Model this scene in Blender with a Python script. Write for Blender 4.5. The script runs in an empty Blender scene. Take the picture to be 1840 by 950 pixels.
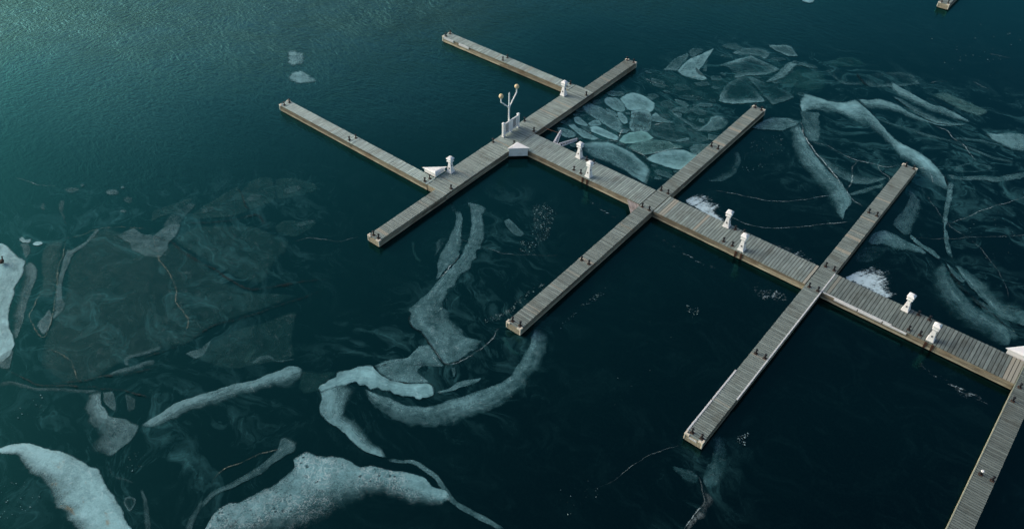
import bpy, bmesh, math, random
import numpy as np
from mathutils import Vector, Matrix, noise
random.seed(7); RNG = np.random.default_rng(5)
scene = bpy.context.scene
col = scene.collection

# ---------------------------------------------------------------- world data (metres, water level z = 0)
FLOES = [
['L','bright crescent ice floe with brown stains at the bottom left corner',0.97,[[-4.48,-47.47],[-4.43,-46.8],[-4.21,-46.21],[-3.47,-45.52],[-2.72,-45.2],[-2.29,-45.07],[-1.59,-44.61],[-0.48,-44.13],[0.62,-43.92],[1.19,-43.88],[1.76,-43.67],[2.68,-43.92],[4.03,-44.13],[5.03,-44.27],[6.04,-44.54],[6.91,-44.73],[7.86,-44.86]],[[-4.42,-47.51],[-4.1,-46.97],[-3.55,-46.78],[-2.92,-46.52],[-1.21,-46.49],[-0.17,-46.46],[0.85,-46.44],[1.99,-46.96],[2.67,-46.71],[3.52,-46.78],[4.67,-46.76],[5.6,-46.73]],[[0,0],[0.05,0.75],[0.2,1],[0.6,0.95],[0.78,0.75],[0.93,0.4],[1,0]],0.15,[0.02,0]],
['L','large pitted white ice floe along the bottom edge, humped like a whale',0.85,[[10.3,-42.07],[9.91,-41.47],[9.78,-40.79],[9.86,-39.93],[10.31,-39.47],[10.63,-38.22],[11.02,-37.14],[10.87,-35.72],[10.41,-35.4],[10.61,-34.61],[11.35,-34.35],[11.97,-33.83],[12.92,-33.31],[13.74,-33.15],[14.12,-33.19],[14.46,-32.73],[15.61,-32.12],[16.71,-31.46],[17.59,-31.24],[18.69,-31.25],[19.29,-31],[19.94,-31.13]],[[10.68,-42.22],[12.25,-41.21],[13.87,-39.87],[14.71,-38.4],[15.23,-36.89],[15.7,-35.87],[16.08,-34.66],[15.89,-34.33],[16.7,-33.82],[18.33,-33.12],[19.28,-32.53],[19.91,-31.92],[20.04,-31.21]],[[0,0],[0.04,0.8],[0.2,0.95],[0.5,0.8],[0.75,0.42],[1,0]],1,[0,0.03]],
['L','bright smooth ice floe cut by the left edge of the picture',0.95,[[-24.12,-37.75],[-23.6,-37.09],[-23.11,-36.88],[-21.24,-36.93],[-20.05,-36.94],[-18.97,-37.59],[-17.95,-38.65],[-16.14,-40.02],[-15.18,-40.73],[-14.04,-41.25],[-12.77,-41.62],[-12,-41.91],[-11.44,-42.59],[-11.23,-43.36],[-11.23,-43.76]],[[-24.69,-38.38],[-24.14,-39.09],[-23.48,-39.7],[-22.73,-40.21],[-21.06,-41],[-19.65,-41.68],[-18.66,-42.15],[-17.51,-42.7],[-16.76,-43.05],[-15.74,-43.41],[-14.64,-43.67],[-13.4,-44],[-12.42,-44.09],[-11.72,-44.17],[-11.36,-44.09]],[[0,0],[0.06,0.75],[0.2,0.9],[0.7,1],[1,0.9]],0,[0.06,0.06]],
['L','narrow dim ice strip just right of the bright left edge floe',0.34,[[-19.89,-36.72],[-19.03,-36.64],[-17.89,-36.95],[-16.78,-37.93],[-15.76,-38.92],[-14.43,-39.84],[-13.42,-40.73],[-12.45,-41.58]],[[-19.74,-37.1],[-18.42,-37.95],[-17.3,-38.91],[-16.03,-39.93],[-14.89,-40.74],[-13.99,-41.2],[-13.17,-41.48],[-12.55,-41.67]],[[0,0],[0.04,0.85],[0.25,1],[0.6,0.6],[1,0]],0,[0.06,0.06]],
['B','grey ice tail under the bright left edge floe',0.35,[[-11.93,-43],[-12.01,-42.15],[-11.69,-42.11],[-10.84,-42.76],[-10.28,-43.18],[-10.85,-43.55]],0.22,0.8,None,0,0],
['L','pale ice strip beside the brown V shaped crack on the left',0.3,[[-19.05,-33.89],[-17.87,-34.95],[-16.49,-36.04],[-14.91,-37.16],[-13.53,-38.08],[-12.22,-38.98]],[[-18.27,-33.53],[-17.4,-34.55],[-15.97,-35.88],[-14.41,-36.99],[-13.1,-37.46],[-12.35,-38.59]],[[0,0],[0.08,0.8],[0.3,1],[0.7,1],[0.92,0.8],[1,0]],0,[0.06,0.06]],
['B','small pale ice patch inside the tip of the V shaped crack',0.4,[[-12.72,-39.9],[-13.25,-39.11],[-13.7,-38.35],[-12.71,-38.65],[-11.83,-39.39],[-11.47,-40.05]],0.22,0.8,None,0,0],
['L','brownish clouded ice strip above the V shaped crack',0.16,[[-20.82,-34.75],[-19.71,-35.74],[-18.37,-36.47],[-16.66,-37.28],[-15.28,-38.28]],[[-20.14,-33.44],[-18.78,-34.47],[-17.46,-35.47],[-15.83,-36.58],[-14.5,-37.62]],[[0,0],[0.08,0.8],[0.3,1],[0.7,1],[0.92,0.8],[1,0]],0,[0.06,0.06]],
['L','crooked pale ice streak left of the mottled ice patch',0.38,[[-19.32,-31.1],[-18.91,-32.02],[-18.54,-32.57],[-18.46,-33.48],[-18.38,-34.38]],[[-19.04,-30.99],[-18.47,-32.02],[-18.15,-32.74],[-18.02,-33.47],[-18.09,-34.41]],[[0,0],[0.05,0.8],[0.2,1],[0.8,0.9],[0.95,0.7],[1,0]],0,[0.06,0.06]],
['B','mottled grey ice patch at the head of the long brown crack',0.34,[[-17.41,-30.62],[-17.05,-29.17],[-15.98,-29.16],[-15.07,-28.63],[-15.26,-27.78],[-15.2,-26.96],[-14.7,-26.27],[-13.66,-27.43],[-13.31,-28.38],[-12.61,-29],[-12.28,-29.92],[-13.26,-30.51],[-14.98,-30.77],[-15.73,-30.43]],0.1,1,None,0,0],
['B','faint smeared ice patch above the mottled patch',0.22,[[-15.43,-27.67],[-16.24,-26.54],[-16.51,-25.16],[-16.53,-24.09],[-15.87,-23.79],[-15.24,-25.15],[-14.87,-26.16],[-14.34,-27.25]],0.3,0.8,None,0,0],
['B','grey sheet of thin ice in the middle left, upper right plate',0.12,[[-13.41,-27.9],[-13.4,-26.35],[-12.91,-25.33],[-11.27,-23.74],[-9.68,-22.59],[-8.08,-22.41],[-6.22,-21.99],[-5.36,-22.96],[-4.97,-24.46],[-4.03,-26.13],[-4.13,-26.73],[-5.65,-27.33],[-7.38,-27.57],[-9.52,-27.77],[-11.72,-27.98]],0.1,1,None,0,1],
['B','widest grey plate of thin ice, crossed by the long brown crack',0.12,[[-18.98,-30.55],[-16.54,-30.05],[-12.89,-29.38],[-13.03,-28.25],[-11.04,-28.07],[-8.49,-28.07],[-5.78,-28.25],[-4.06,-28.01],[-0.72,-25.66],[-1.19,-27.15],[-2.15,-29.48],[-2.8,-30.99],[-3.08,-32.25],[-2.92,-33.55],[-3.69,-35.1],[-4.8,-37.05],[-5.04,-39.9],[-6.03,-41.37],[-8.96,-41.55],[-11.13,-39.95],[-14.58,-36.49],[-17.33,-34.7],[-18.33,-32.92]],0.08,1,None,0,1],
['B','grey thin ice plate below the dark diagonal lead',0.11,[[-1.66,-33.05],[-1.51,-31.13],[-0.45,-29],[0.42,-26.86],[1.07,-27.41],[2.51,-28.95],[3.74,-29.66],[3.62,-30.62],[2.71,-31.53],[1.77,-33.02],[0.81,-33.68],[-0.63,-34.19],[-2.06,-34.54]],0.1,1,None,0,1],
['B','pale curl of ice at the left tip of the lower thin plate',0.32,[[-2.27,-34.58],[-2.14,-34.09],[-1.86,-33.5],[-1.94,-32.54],[-1.08,-33.86],[-1.35,-34.45]],0.22,0.8,None,0,0],
['L','low pale ice smear on the lower rim of the thin plate',0.3,[[1.96,-32.16],[1.94,-31.33],[2.29,-30.88],[3.16,-30.87],[4,-29.88]],[[2.26,-32.19],[2.63,-31.68],[2.92,-31.29],[3.63,-30.84],[4.12,-29.98]],[[0,0],[0.04,0.85],[0.25,1],[0.6,0.6],[1,0]],0,[0.06,0.06]],
['L','faint leaning ice streak on the lower thin plate',0.16,[[1.43,-32.46],[1.04,-31.65],[1.06,-31.05]],[[1.86,-32.38],[1.58,-31.76],[1.37,-31.08]],[[0,0],[0.08,0.8],[0.3,1],[0.7,1],[0.92,0.8],[1,0]],0,[0.06,0.06]],
['L','bent faint ice hook under the widest thin plate',0.26,[[-4.54,-37.92],[-5.1,-37.61],[-5.13,-37.17],[-4.64,-36.14],[-4.14,-35.11]],[[-4.21,-37.76],[-4.69,-37.48],[-4.72,-37.22],[-4.2,-36.28],[-3.88,-35.44]],[[0,0],[0.08,0.8],[0.3,1],[0.7,1],[0.92,0.8],[1,0]],0,[0.06,0.06]],
['L','ragged pale ice smear under the bent ice hook',0.3,[[-4.79,-39.13],[-4.48,-38.32],[-4.07,-37.41],[-3.77,-36.72],[-3.35,-36.25]],[[-4.37,-39.1],[-3.86,-38.41],[-3.37,-37.71],[-2.97,-37.09],[-2.85,-36.55]],[[0,0],[0.04,0.85],[0.25,1],[0.6,0.6],[1,0]],0,[0.06,0.06]],
['B','leaf shaped thin ice plate at the far upper left of the plates',0.13,[[-16.73,-27.78],[-17.79,-26.85],[-17.5,-25.57],[-17.05,-23.78],[-16.68,-23.8],[-16.37,-25.65],[-16.74,-26.99]],0.08,0.8,None,0,1],
['B','long thin ice plate left of the two rounded plates',0.13,[[-15.06,-24.94],[-15.19,-22.97],[-15.27,-20.21],[-13.6,-20.75],[-11.73,-21.7],[-12.44,-23.33],[-14.39,-25.19]],0.08,0.8,None,0,1],
['B','rounded thin ice plate with a pale oval, left of two',0.13,[[-14.55,-20.26],[-14.99,-18.4],[-14.03,-17.35],[-11.27,-19.2],[-11.71,-21.47],[-13.33,-20.95]],0.08,0.8,None,0,1],
['B','rounded thin ice plate with a pale oval, right of two',0.13,[[-13.52,-17.37],[-12.53,-16.2],[-10.25,-15.48],[-9.63,-16.28],[-11.04,-19.01]],0.08,0.8,None,0,1],
['B','small thin ice plate below the rounded plates',0.13,[[-8.38,-21.68],[-8.51,-20.59],[-6.31,-18.92],[-6.02,-19.68],[-6.13,-21.34],[-7.61,-21.82]],0.08,0.8,None,0,1],
['B','pale oval frost patch on the left rounded thin plate',0.24,[[-12.5,-19.53],[-12.29,-19.93],[-12.35,-20.44],[-12.67,-20.83],[-13.08,-20.92],[-13.4,-20.66],[-13.48,-20.18],[-13.28,-19.69],[-12.89,-19.44]],0.4,0.8,None,0,0],
['B','pale oval frost patch on the right rounded thin plate',0.24,[[-10.82,-16.54],[-10.65,-16.97],[-10.78,-17.58],[-11.15,-18.07],[-11.59,-18.23],[-11.89,-17.97],[-11.92,-17.42],[-11.65,-16.83],[-11.21,-16.48]],0.4,0.8,None,0,0],
['B','short pale frost smear on the long thin plate',0.24,[[-14.16,-23.19],[-14,-23.5],[-14.08,-23.93],[-14.34,-24.27],[-14.68,-24.38],[-14.93,-24.19],[-14.98,-23.8],[-14.8,-23.39],[-14.47,-23.15]],0.4,0.8,None,0,0],
['B','bright frost smear at the tip of the small thin plate',0.24,[[-6.4,-18.72],[-6.35,-19.06],[-6.57,-19.63],[-6.94,-20.16],[-7.29,-20.41],[-7.47,-20.25],[-7.38,-19.77],[-7.07,-19.18],[-6.68,-18.76]],0.4,0.8,None,0,0],
['L','dim ribbon of ice running in from the left edge',0.26,[[-9.79,-44.34],[-9.19,-43.64],[-8.31,-43.21],[-7.42,-42.91],[-6.42,-42.04],[-5.13,-41.2],[-3.78,-40.13]],[[-9.25,-44.61],[-8.78,-43.85],[-7.89,-43.43],[-6.49,-42.64],[-5.01,-41.53],[-3.4,-40.36]],[[0,0],[0.04,0.85],[0.25,1],[0.6,0.6],[1,0]],0,[0.06,0.06]],
['L','hooked grey ice floe with a pointed right tip, left of the long ice ridge',0.5,[[-3.78,-40.13],[-3.05,-40.63],[-2,-40.94],[-1.08,-40.85],[-0.31,-40.4],[0.31,-40.26],[0.83,-40.2],[1.22,-40.71],[1.4,-41.48],[1.46,-42.16],[1.54,-42.66]],[[-4.29,-40.76],[-3.56,-41.45],[-2.83,-42.02],[-1.97,-42.26],[-0.87,-42.28],[-0.39,-42.43],[-0.36,-42.96],[-0.16,-43.33],[0.27,-43.33],[1.06,-42.93],[1.5,-42.7]],[[0,0],[0.03,0.9],[0.3,1],[0.6,0.7],[0.85,0.35],[1,0]],0,[0.06,0.06]],
['B','small grey ice tooth above the hooked floe, left of two',0.36,[[-3.59,-40.17],[-3.18,-39.68],[-2.27,-39.98],[-1.32,-40.56],[-1.96,-40.7],[-2.78,-40.6]],0.3,0.8,None,0,0],
['B','small dim ice tooth above the hooked floe, right of two',0.26,[[-2.29,-39.29],[-1.39,-39.04],[-0.63,-39.59],[-0.68,-40.03],[-1.35,-39.81]],0.4,0.8,None,0,0],
['L','long pale ice ridge sloping up to the right in the lower left',0.66,[[0.79,-40.24],[0.86,-39.41],[0.92,-38.49],[0.95,-37.68],[1.3,-36.78],[1.97,-35.52],[2.58,-34.19],[3.39,-32.98],[3.73,-31.95],[4.05,-31.26],[4.18,-30.72],[4.79,-30.27],[5.28,-30.23]],[[1.09,-40.17],[1.68,-39.55],[2.12,-38.61],[2.42,-37.43],[2.88,-36.62],[3.53,-35.36],[4,-34.22],[4.56,-33.29],[4.81,-32.83],[5.5,-32.29],[5.76,-31.41],[5.72,-30.81],[5.37,-30.3]],[[0,0],[0.04,0.85],[0.25,1],[0.6,0.6],[1,0]],0,[0.06,0.06]],
['L','dim green grey ice fan at the right end of the long ridge',0.13,[[5.2,-30.29],[5.95,-29.95],[6.52,-29.46],[7.11,-28.9]],[[6.33,-31.65],[7.03,-31.37],[7.42,-30.74],[7.19,-29.06]],[[0,0],[0.08,0.8],[0.3,1],[0.7,1],[0.92,0.8],[1,0]],0,[0.06,0.06]],
['B','tiny drop shaped ring of ice beside the bottom left crescent',0.36,[[4.98,-43.99],[4.78,-43.74],[4.96,-43.49],[5.4,-43.4],[5.68,-43.64],[5.89,-44.14],[5.4,-44.11]],0.2,0.25,None,0,0],
['L','faint ice thread curling above the drop shaped ring',0.2,[[2.07,-43.23],[2.82,-43.38],[3.5,-43.06],[4.3,-42.82]],[[2.2,-43.13],[3.22,-43.39],[3.88,-43.17],[4.42,-42.89]],[[0,0],[0.04,0.85],[0.25,1],[0.6,0.6],[1,0]],0,[0.06,0.06]],
['L','faint upright ice strip right of the drop shaped ring',0.2,[[4.95,-42.86],[5.74,-43.19],[6.75,-43.78],[7.67,-44.26]],[[5.08,-42.76],[5.97,-43],[7.07,-43.52],[7.95,-44.03]],[[0,0],[0.08,0.8],[0.3,1],[0.7,1],[0.92,0.8],[1,0]],0,[0.06,0.06]],
['L','slanting grey ice strip above the pitted white floe',0.33,[[8.74,-41.34],[8.44,-40.2],[8.82,-39.14],[9.04,-37.94],[9.18,-36.78],[9.04,-35.65],[8.66,-35.05],[8.82,-34.59]],[[9.03,-41.41],[8.82,-40.22],[9.25,-39.2],[9.51,-38.31],[9.8,-36.99],[9.86,-35.89],[10.05,-35.02],[9.61,-34.35]],[[0,0],[0.08,0.8],[0.3,1],[0.7,1],[0.92,0.8],[1,0]],0,[0.06,0.06]],
['L','slender ice strip at the lower end of the slanting strip',0.22,[[8.36,-40.85],[8.69,-41.54],[9.02,-42.21],[9.38,-42.84]],[[8.55,-40.85],[9.01,-41.44],[9.45,-42.01],[9.79,-42.5]],[[0,0],[0.08,0.8],[0.3,1],[0.7,1],[0.92,0.8],[1,0]],0,[0.06,0.06]],
['L','brightest lobed arm of the central ice swirl, with a scalloped left end',0.88,[[7.39,-30.75],[7.24,-30.4],[7.36,-30.04],[7.29,-29.76],[7.49,-29.18],[7.33,-28.83],[7.72,-28.09],[8.13,-27.47],[8.71,-26.91],[9.35,-27.07],[10.22,-27.03],[11.06,-26.73],[11.76,-26.41],[12.28,-25.91],[12.78,-25.5],[13.37,-25.54]],[[7.64,-30.8],[8.01,-30.29],[8.31,-29.51],[8.67,-28.76],[9.38,-28.55],[10.16,-28.53],[10.6,-28.28],[11.13,-27.92],[11.59,-27.71],[12.22,-27.45],[12.75,-27.2],[13.31,-26.87],[13.62,-26.28],[13.64,-25.77]],[[0,0],[0.04,0.8],[0.15,0.95],[0.6,1],[0.9,0.85],[1,0]],0,[0.02,0.04]],
['L','fin of the central ice swirl trailing down to the lower right',0.74,[[7.43,-30.78],[7.85,-30.89],[8.28,-31.31],[9.05,-31.94],[9.78,-32.08],[10.55,-32.06],[11.63,-32.12],[12.63,-32.24],[13.51,-32.15],[14.34,-31.92],[14.92,-31.66]],[[8.17,-29.49],[8.55,-28.97],[9.21,-28.82],[9.51,-29.1],[9.71,-29.72],[9.85,-30.38],[10.22,-30.83],[10.81,-30.85],[11.51,-30.88],[12.54,-31.12],[15,-31.53]],[[0,0],[0.03,0.85],[0.25,1],[0.5,0.75],[0.8,0.3],[1,0]],0,[0.06,0.06]],
['L','thin ribbon of crushed ice trailing from the fin to the bottom edge',0.42,[[14.9,-31.57],[15.64,-31.18],[16.26,-30.66],[17.19,-30.48],[18.29,-30.49],[19.31,-30.77],[20.32,-31.06],[21.39,-30.94],[22.4,-30.77],[23.98,-30.63]],[[14.97,-31.81],[15.74,-31.45],[16.4,-30.97],[17.2,-30.82],[18.22,-30.83],[19.21,-31.16],[20.21,-31.44],[21.33,-31.37],[22.43,-31.14],[23.8,-30.93]],[[0,0],[0.08,0.8],[0.3,1],[0.7,1],[0.92,0.8],[1,0]],0.3,[0.06,0.06]],
['B','grey triangular ice shoulder above the bright lobed arm',0.5,[[8.74,-26.82],[8.99,-26.04],[9.57,-25.34],[9.98,-24.71],[9.92,-24.04],[9.93,-23.45],[10.28,-22.85],[11.14,-23.16],[12.54,-23.69],[12.15,-23.88],[11.34,-24.21],[11.33,-24.85],[11.5,-25.33],[12.11,-25.38],[12.7,-25.42],[11.73,-26.38],[10.89,-26.78],[10.2,-27],[9.31,-27.04]],0.1,0.85,None,0,0],
['L','small arrow shaped ice sliver inside the central swirl',0.55,[[13.67,-25.69],[14.16,-24.87],[14.13,-24.29],[14.44,-23.73],[14.97,-23.11],[15.25,-22.74]],[[13.89,-25.75],[14.34,-25.06],[14.73,-24.42],[15.05,-23.82],[15.28,-23.22],[15.27,-22.78]],[[0,0],[0.05,0.8],[0.2,1],[0.8,0.9],[0.95,0.7],[1,0]],0,[0.06,0.06]],
['L','tiny upright ice peg under the foot shaped floe',0.24,[[12.89,-23.4],[13.31,-23.75],[13.74,-24.01]],[[13.24,-23.18],[13.53,-23.56],[13.78,-23.97]],[[0,0],[0.08,0.8],[0.3,1],[0.7,1],[0.92,0.8],[1,0]],0,[0.06,0.06]],
['L','broad sweeping ice arc curving up to the tip of the first lower finger dock',0.56,[[9.51,-28.57],[10.19,-28.56],[11.08,-28.31],[11.94,-28.05],[12.82,-27.83],[13.53,-27.43],[14.13,-26.93],[14.53,-26.21],[15.05,-25.25],[15.51,-24.34],[16.1,-23.18],[16.5,-22.28],[16.61,-21.71],[16.48,-20.73],[16.19,-19.49],[15.93,-18.39],[15.45,-17.45],[15.11,-16.43]],[[9.83,-28.97],[10.7,-29.15],[11.66,-29.32],[12.6,-29.37],[13.53,-29.22],[14.32,-28.92],[15.07,-28.37],[16.01,-27.59],[16.65,-26.92],[16.95,-25.98],[17.38,-24.93],[17.85,-23.84],[18.08,-21.85],[17.89,-20.63],[17.71,-19.34],[17.17,-17.91],[16.58,-16.86],[15.85,-16.1]],[[0,0],[0.04,0.85],[0.2,1],[0.5,0.75],[0.8,0.5],[0.95,0.25],[1,0]],0,[0.06,0.06]],
['L','left ice prong above the foot shaped floe',0.46,[[1.41,-10.28],[2.34,-11.08],[3.09,-12.37],[3.8,-13.95],[4.38,-15.26],[4.97,-16.22],[5.69,-17.04],[6.19,-17.79]],[[1.84,-9.92],[3.11,-11.08],[4.2,-12.38],[5.19,-13.68],[5.71,-14.67],[5.87,-15.6],[6.05,-16.68],[6.26,-17.68]],[[0,0],[0.06,0.9],[0.5,1],[0.9,0.9],[1,0]],0,[0.06,0.06]],
['B','faint ice tail touching the cross walkway above the left prong',0.2,[[0.39,-9.8],[0.77,-9.69],[1.36,-10.1],[1.67,-10.26],[1.52,-10.52],[1.03,-10.21]],0.4,0.8,None,0,0],
['L','foot shaped grey ice floe below the cross walkway',0.52,[[1.43,-8.61],[2.42,-9.36],[3.66,-10.61],[4.69,-11.96],[5.27,-13.31],[5.82,-14.57],[6.06,-15.73],[6.2,-16.75],[6.32,-17.9],[6.65,-18.98],[6.66,-20.03],[6.78,-21.37],[7.15,-21.44],[7.58,-22.09],[8.37,-22.41],[8.93,-22.3],[9.87,-22.6],[11.03,-23.05],[12.26,-23.4],[12.62,-23.21]],[[2.38,-8.21],[3.29,-8.46],[4.28,-9.76],[5.09,-10.52],[5.85,-11.6],[6.41,-12.95],[7.09,-14.43],[7.36,-15.63],[7.51,-16.89],[7.74,-17.79],[8.15,-18.78],[8.64,-19.41],[9.34,-19.59],[9.96,-20.08],[10.77,-20.15],[11.69,-20.35],[12.47,-20.42],[13.11,-20.17],[13.27,-20.93],[12.94,-22.78]],[[0,0],[0.03,0.9],[0.15,1],[0.45,0.8],[0.8,0.8],[0.95,0.5],[1,0]],0,[0.02,0.01]],
['L','dim curl of ice under the tip of the first lower finger dock',0.18,[[13.81,-18.81],[14.53,-19.4],[15.35,-19.65],[16.06,-19.57]],[[14.14,-18.77],[14.84,-19.14],[15.44,-19.34],[15.95,-19.33]],[[0,0],[0.08,0.8],[0.3,1],[0.7,1],[0.92,0.8],[1,0]],0,[0.06,0.06]],
['B','small lone oval ice floe below the main walkway',0.34,[[5.6,-8.64],[5.69,-8.17],[6.88,-8.51],[7.99,-8.84],[7.95,-9.35],[7.25,-9.47],[6.17,-9.12]],0.15,0.8,None,0,0],
['B','wispy ice scrap left of the left prong',0.2,[[3.1,-14.54],[2.97,-13.73],[3.28,-13.16],[3.64,-13.78],[3.97,-14.71],[4.29,-15.93],[3.69,-14.95]],0.5,1,None,0,0],
['L','faint wispy ice thread under the cross walkway end',0.16,[[1.51,-15.58],[2.37,-16.37],[3.28,-16.93],[3.86,-16.93]],[[1.68,-15.44],[2.52,-16.25],[3.24,-16.67],[3.75,-16.73]],[[0,0],[0.08,0.8],[0.3,1],[0.7,1],[0.92,0.8],[1,0]],0,[0.06,0.06]],
['L','dim blue ice blade under the tip of the second lower finger dock, right of two',0.26,[[30,-16.86],[30.41,-17.33],[30.77,-18.23],[30.93,-18.78],[30.81,-19.08],[31.04,-19.74],[31.25,-20.23],[31.71,-20.55]],[[30.78,-16],[31.44,-16.97],[31.94,-18.03],[32.3,-19.08],[32.28,-19.93],[31.95,-20.48]],[[0,0],[0.05,0.8],[0.3,1],[0.7,0.7],[1,0]],0,[0.06,0.06]],
['L','dim blue ice blade under the tip of the second lower finger dock, left of two',0.22,[[29.18,-20.51],[29.87,-20.2],[30.35,-20.04],[30.96,-20.1]],[[29.28,-20.68],[29.9,-20.98],[30.63,-21.12],[31.19,-20.75]],[[0,0],[0.05,0.8],[0.3,1],[0.7,0.7],[1,0]],0,[0.06,0.06]],
['B','broken pack floe, big bright block at the top of the pack',0.97,[[2.06,14.08],[2.1,15.14],[2.51,16.02],[3.54,16.21],[5.33,15.72],[5.91,14.37],[5.88,13.53],[4.76,13.06],[3.77,12.86],[2.84,13.39]],0.12,0.8,None,0,0],
['B','broken pack floe, rounded block left of the top bright block',0.806,[[0.97,12.84],[0.92,13.54],[1.74,14.03],[3.02,13.59],[3.83,12.62],[3.71,11.95],[2.73,11.84],[1.71,12.13]],0.2,0.8,None,0,0],
['B','broken pack floe, upright grey block under the top bright block',0.744,[[4.26,12.97],[4.85,13.8],[5.82,14],[6.99,12.42],[7.65,11.12],[7.4,10.29],[6.48,9.81],[5.79,10.14],[4.97,11.65]],0.15,0.6,None,0,0],
['B','broken pack floe, long dim slab running along the cross walkway',0.651,[[-0.14,10.35],[0.11,11.39],[1.3,11.59],[2.83,11.26],[4.33,10.95],[5.25,10.15],[5.63,9.23],[5.36,8.69],[3.9,8.99],[2.41,9.29],[0.89,9.59]],0.25,0.65,None,0,0],
['B','broken pack floe, small oval left of the upright grey block',0.744,[[3.37,11.76],[3.72,12.06],[4.82,11.39],[5.27,10.82],[5.09,10.36],[4.03,10.88]],0.22,0.8,None,0,0],
['B','broken pack floe, narrow sliver on the upper rim of the long dim slab',0.558,[[1.94,11.64],[2.84,11.75],[3.9,11.37],[3.73,10.9],[2.64,11.1]],0.4,0.8,None,0,0],
['B','broken pack floe, small bean nearest the cross walkway',0.775,[[0.62,8.07],[0.88,8.61],[1.54,8.38],[2.55,7.99],[2.6,7.57],[1.73,7.43],[1.1,7.53]],0.22,0.8,None,0,0],
['B','broken pack floe, small oval right of the bean',0.775,[[2.32,8.16],[2.38,9.1],[2.83,9.39],[3.55,8.91],[3.31,8.45],[2.75,7.9]],0.22,0.8,None,0,0],
['B','broken pack floe, bright spindle in the middle of the pack',0.961,[[2.76,7.64],[3.06,8.36],[3.99,8.38],[5.09,8.39],[5.97,8.24],[6.3,7.64],[5.64,7.36],[4.36,7.18],[3.37,7.23]],0.22,0.8,None,0,0],
['B','broken pack floe, flat slab left of the bright spindle',0.775,[[0.81,6.68],[1.23,7.21],[1.88,6.99],[3.05,6.92],[4.72,6.68],[4.48,6.03],[3.52,5.81],[2.64,5.95],[1.69,6.36]],0.3,0.8,None,0,0],
['B','broken pack floe, slab behind the white mooring boom',0.651,[[0.4,5.59],[0.9,6.02],[1.76,6.16],[2.67,6.02],[2.88,5.29],[2.2,4.71],[1.53,4.73]],0.3,0.8,None,0,0],
['B','broken pack floe, turquoise block under the upright grey block',0.93,[[6.36,7.55],[6.05,8.48],[6.42,9.56],[7,10.57],[7.71,10.67],[8.64,10.26],[8.28,9.04],[7.62,8.18],[7,7.5]],0.15,0.8,None,0,1],
['B','broken pack floe, tiny chip left of the turquoise block',0.558,[[5.1,8.82],[5.4,9.54],[6.14,9.85],[6.25,9.2],[5.66,8.69]],0.4,0.8,None,0,0],
['B','broken pack floe, dull green plate below the turquoise block',0.527,[[7.53,7.38],[7.73,8.45],[8.41,9.77],[9.45,10.52],[10.78,10.77],[11.61,10.75],[11.11,9.74],[10.32,8.62],[9.78,7.59],[9.21,7.09],[8.27,7.16]],0.15,0.8,None,0,1],
['B','broken pack floe, bright lens touching the first upper finger dock',0.97,[[9.86,6.88],[9.96,8.24],[10.58,9.63],[11.85,10.44],[13.46,10.53],[13.58,9.22],[13.42,7.56],[12.16,7.03],[10.88,6.77]],0.12,0.8,None,0,0],
['B','largest ice floe of the broken pack, beside the main walkway',0.92,[[3.73,4.88],[4.52,6.07],[5.6,6.87],[7.1,7.01],[8.39,6.85],[9.4,6.48],[10.4,6.12],[11.04,5.71],[11.53,4.72],[11.99,3.62],[10.84,3.67],[9.26,3.95],[7.67,4.02],[6.34,3.86],[5.05,3.99]],0.16,0.55,[0.8,1,1,1,1,1,0.9,0.9,0.8,0.8,0.8,0.5,0.3,0.4,0.6],0,0],
['L','pale ridge across the largest floe of the pack',0.3,[[6.97,5.63],[8.1,5.12],[9.12,4.55],[10.29,4.13],[11.52,4.25]],[[7.03,5.93],[8.24,5.49],[9.55,4.68],[10.48,4.41],[11.47,4.44]],[[0,0],[0.08,0.8],[0.3,1],[0.7,1],[0.92,0.8],[1,0]],0,[0.06,0.06]],
['B','broken pack floe, dim chip between the largest floe and the first upper finger',0.403,[[11.25,5.75],[11.52,6.25],[12.39,6.46],[13.38,6.23],[13.22,5.55],[12.16,5.44],[11.57,5.48]],0.4,0.8,None,0,0],
['B','broken pack floe, grey chip tucked against the first upper finger',0.496,[[11.96,10.94],[12.05,11.9],[13.17,13.01],[13.43,12.79],[13.34,10.67],[12.91,10.17],[12.28,10.5]],0.3,0.8,None,0,0],
['B','broken pack floe, dark wide plate in the right part of the pack',0.2015,[[7.05,10.41],[7.09,12.31],[8.17,13.55],[9.74,13.96],[11.55,13.96],[12.92,13.63],[12.33,12.09],[10.91,11.01],[9.36,10.58],[8.02,10.33]],0.1,0.9,None,0,0],
['B','broken pack floe, curved wing right of the upright grey block',0.589,[[6.8,12.52],[6.23,13.3],[6.25,14.28],[7.34,13.77],[8.8,13.91],[8.45,13.46],[7.59,12.88]],0.25,0.8,None,0,0],
['L','pale upper arm of the wing shaped ice in the pack',0.4,[[7.32,15.32],[7.27,16.31],[7.87,16.89],[9.07,17.63],[10.29,17.82]],[[7.45,15.32],[8.14,15.54],[8.87,15.89],[9.62,16.67],[10.31,17.55]],[[0,0],[0.04,0.85],[0.25,1],[0.6,0.6],[1,0]],0,[0.06,0.06]],
['L','pale lower arm of the wing shaped ice in the pack',0.38,[[7.39,15.32],[8.72,14.78],[10.35,14.26],[10.87,14.03],[11.67,14.45]],[[7.52,15.44],[8.73,15.21],[9.68,15.19],[10.61,15.16],[11.3,15.34]],[[0,0],[0.04,0.85],[0.25,1],[0.6,0.6],[1,0]],0,[0.06,0.06]],
['B','broken pack floe, round headed floe beside the middle of the first upper finger',0.651,[[11.09,16.36],[10.82,17.25],[11.21,17.9],[12,18.1],[12.87,17.58],[13.24,16.64],[12.99,15.49],[12.1,14.42],[10.94,13.58],[11.15,15.31]],0.3,0.7,[1,1,1,0.8,0.4,0.3,0.3,0.4,0.6,1],0,0],
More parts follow.
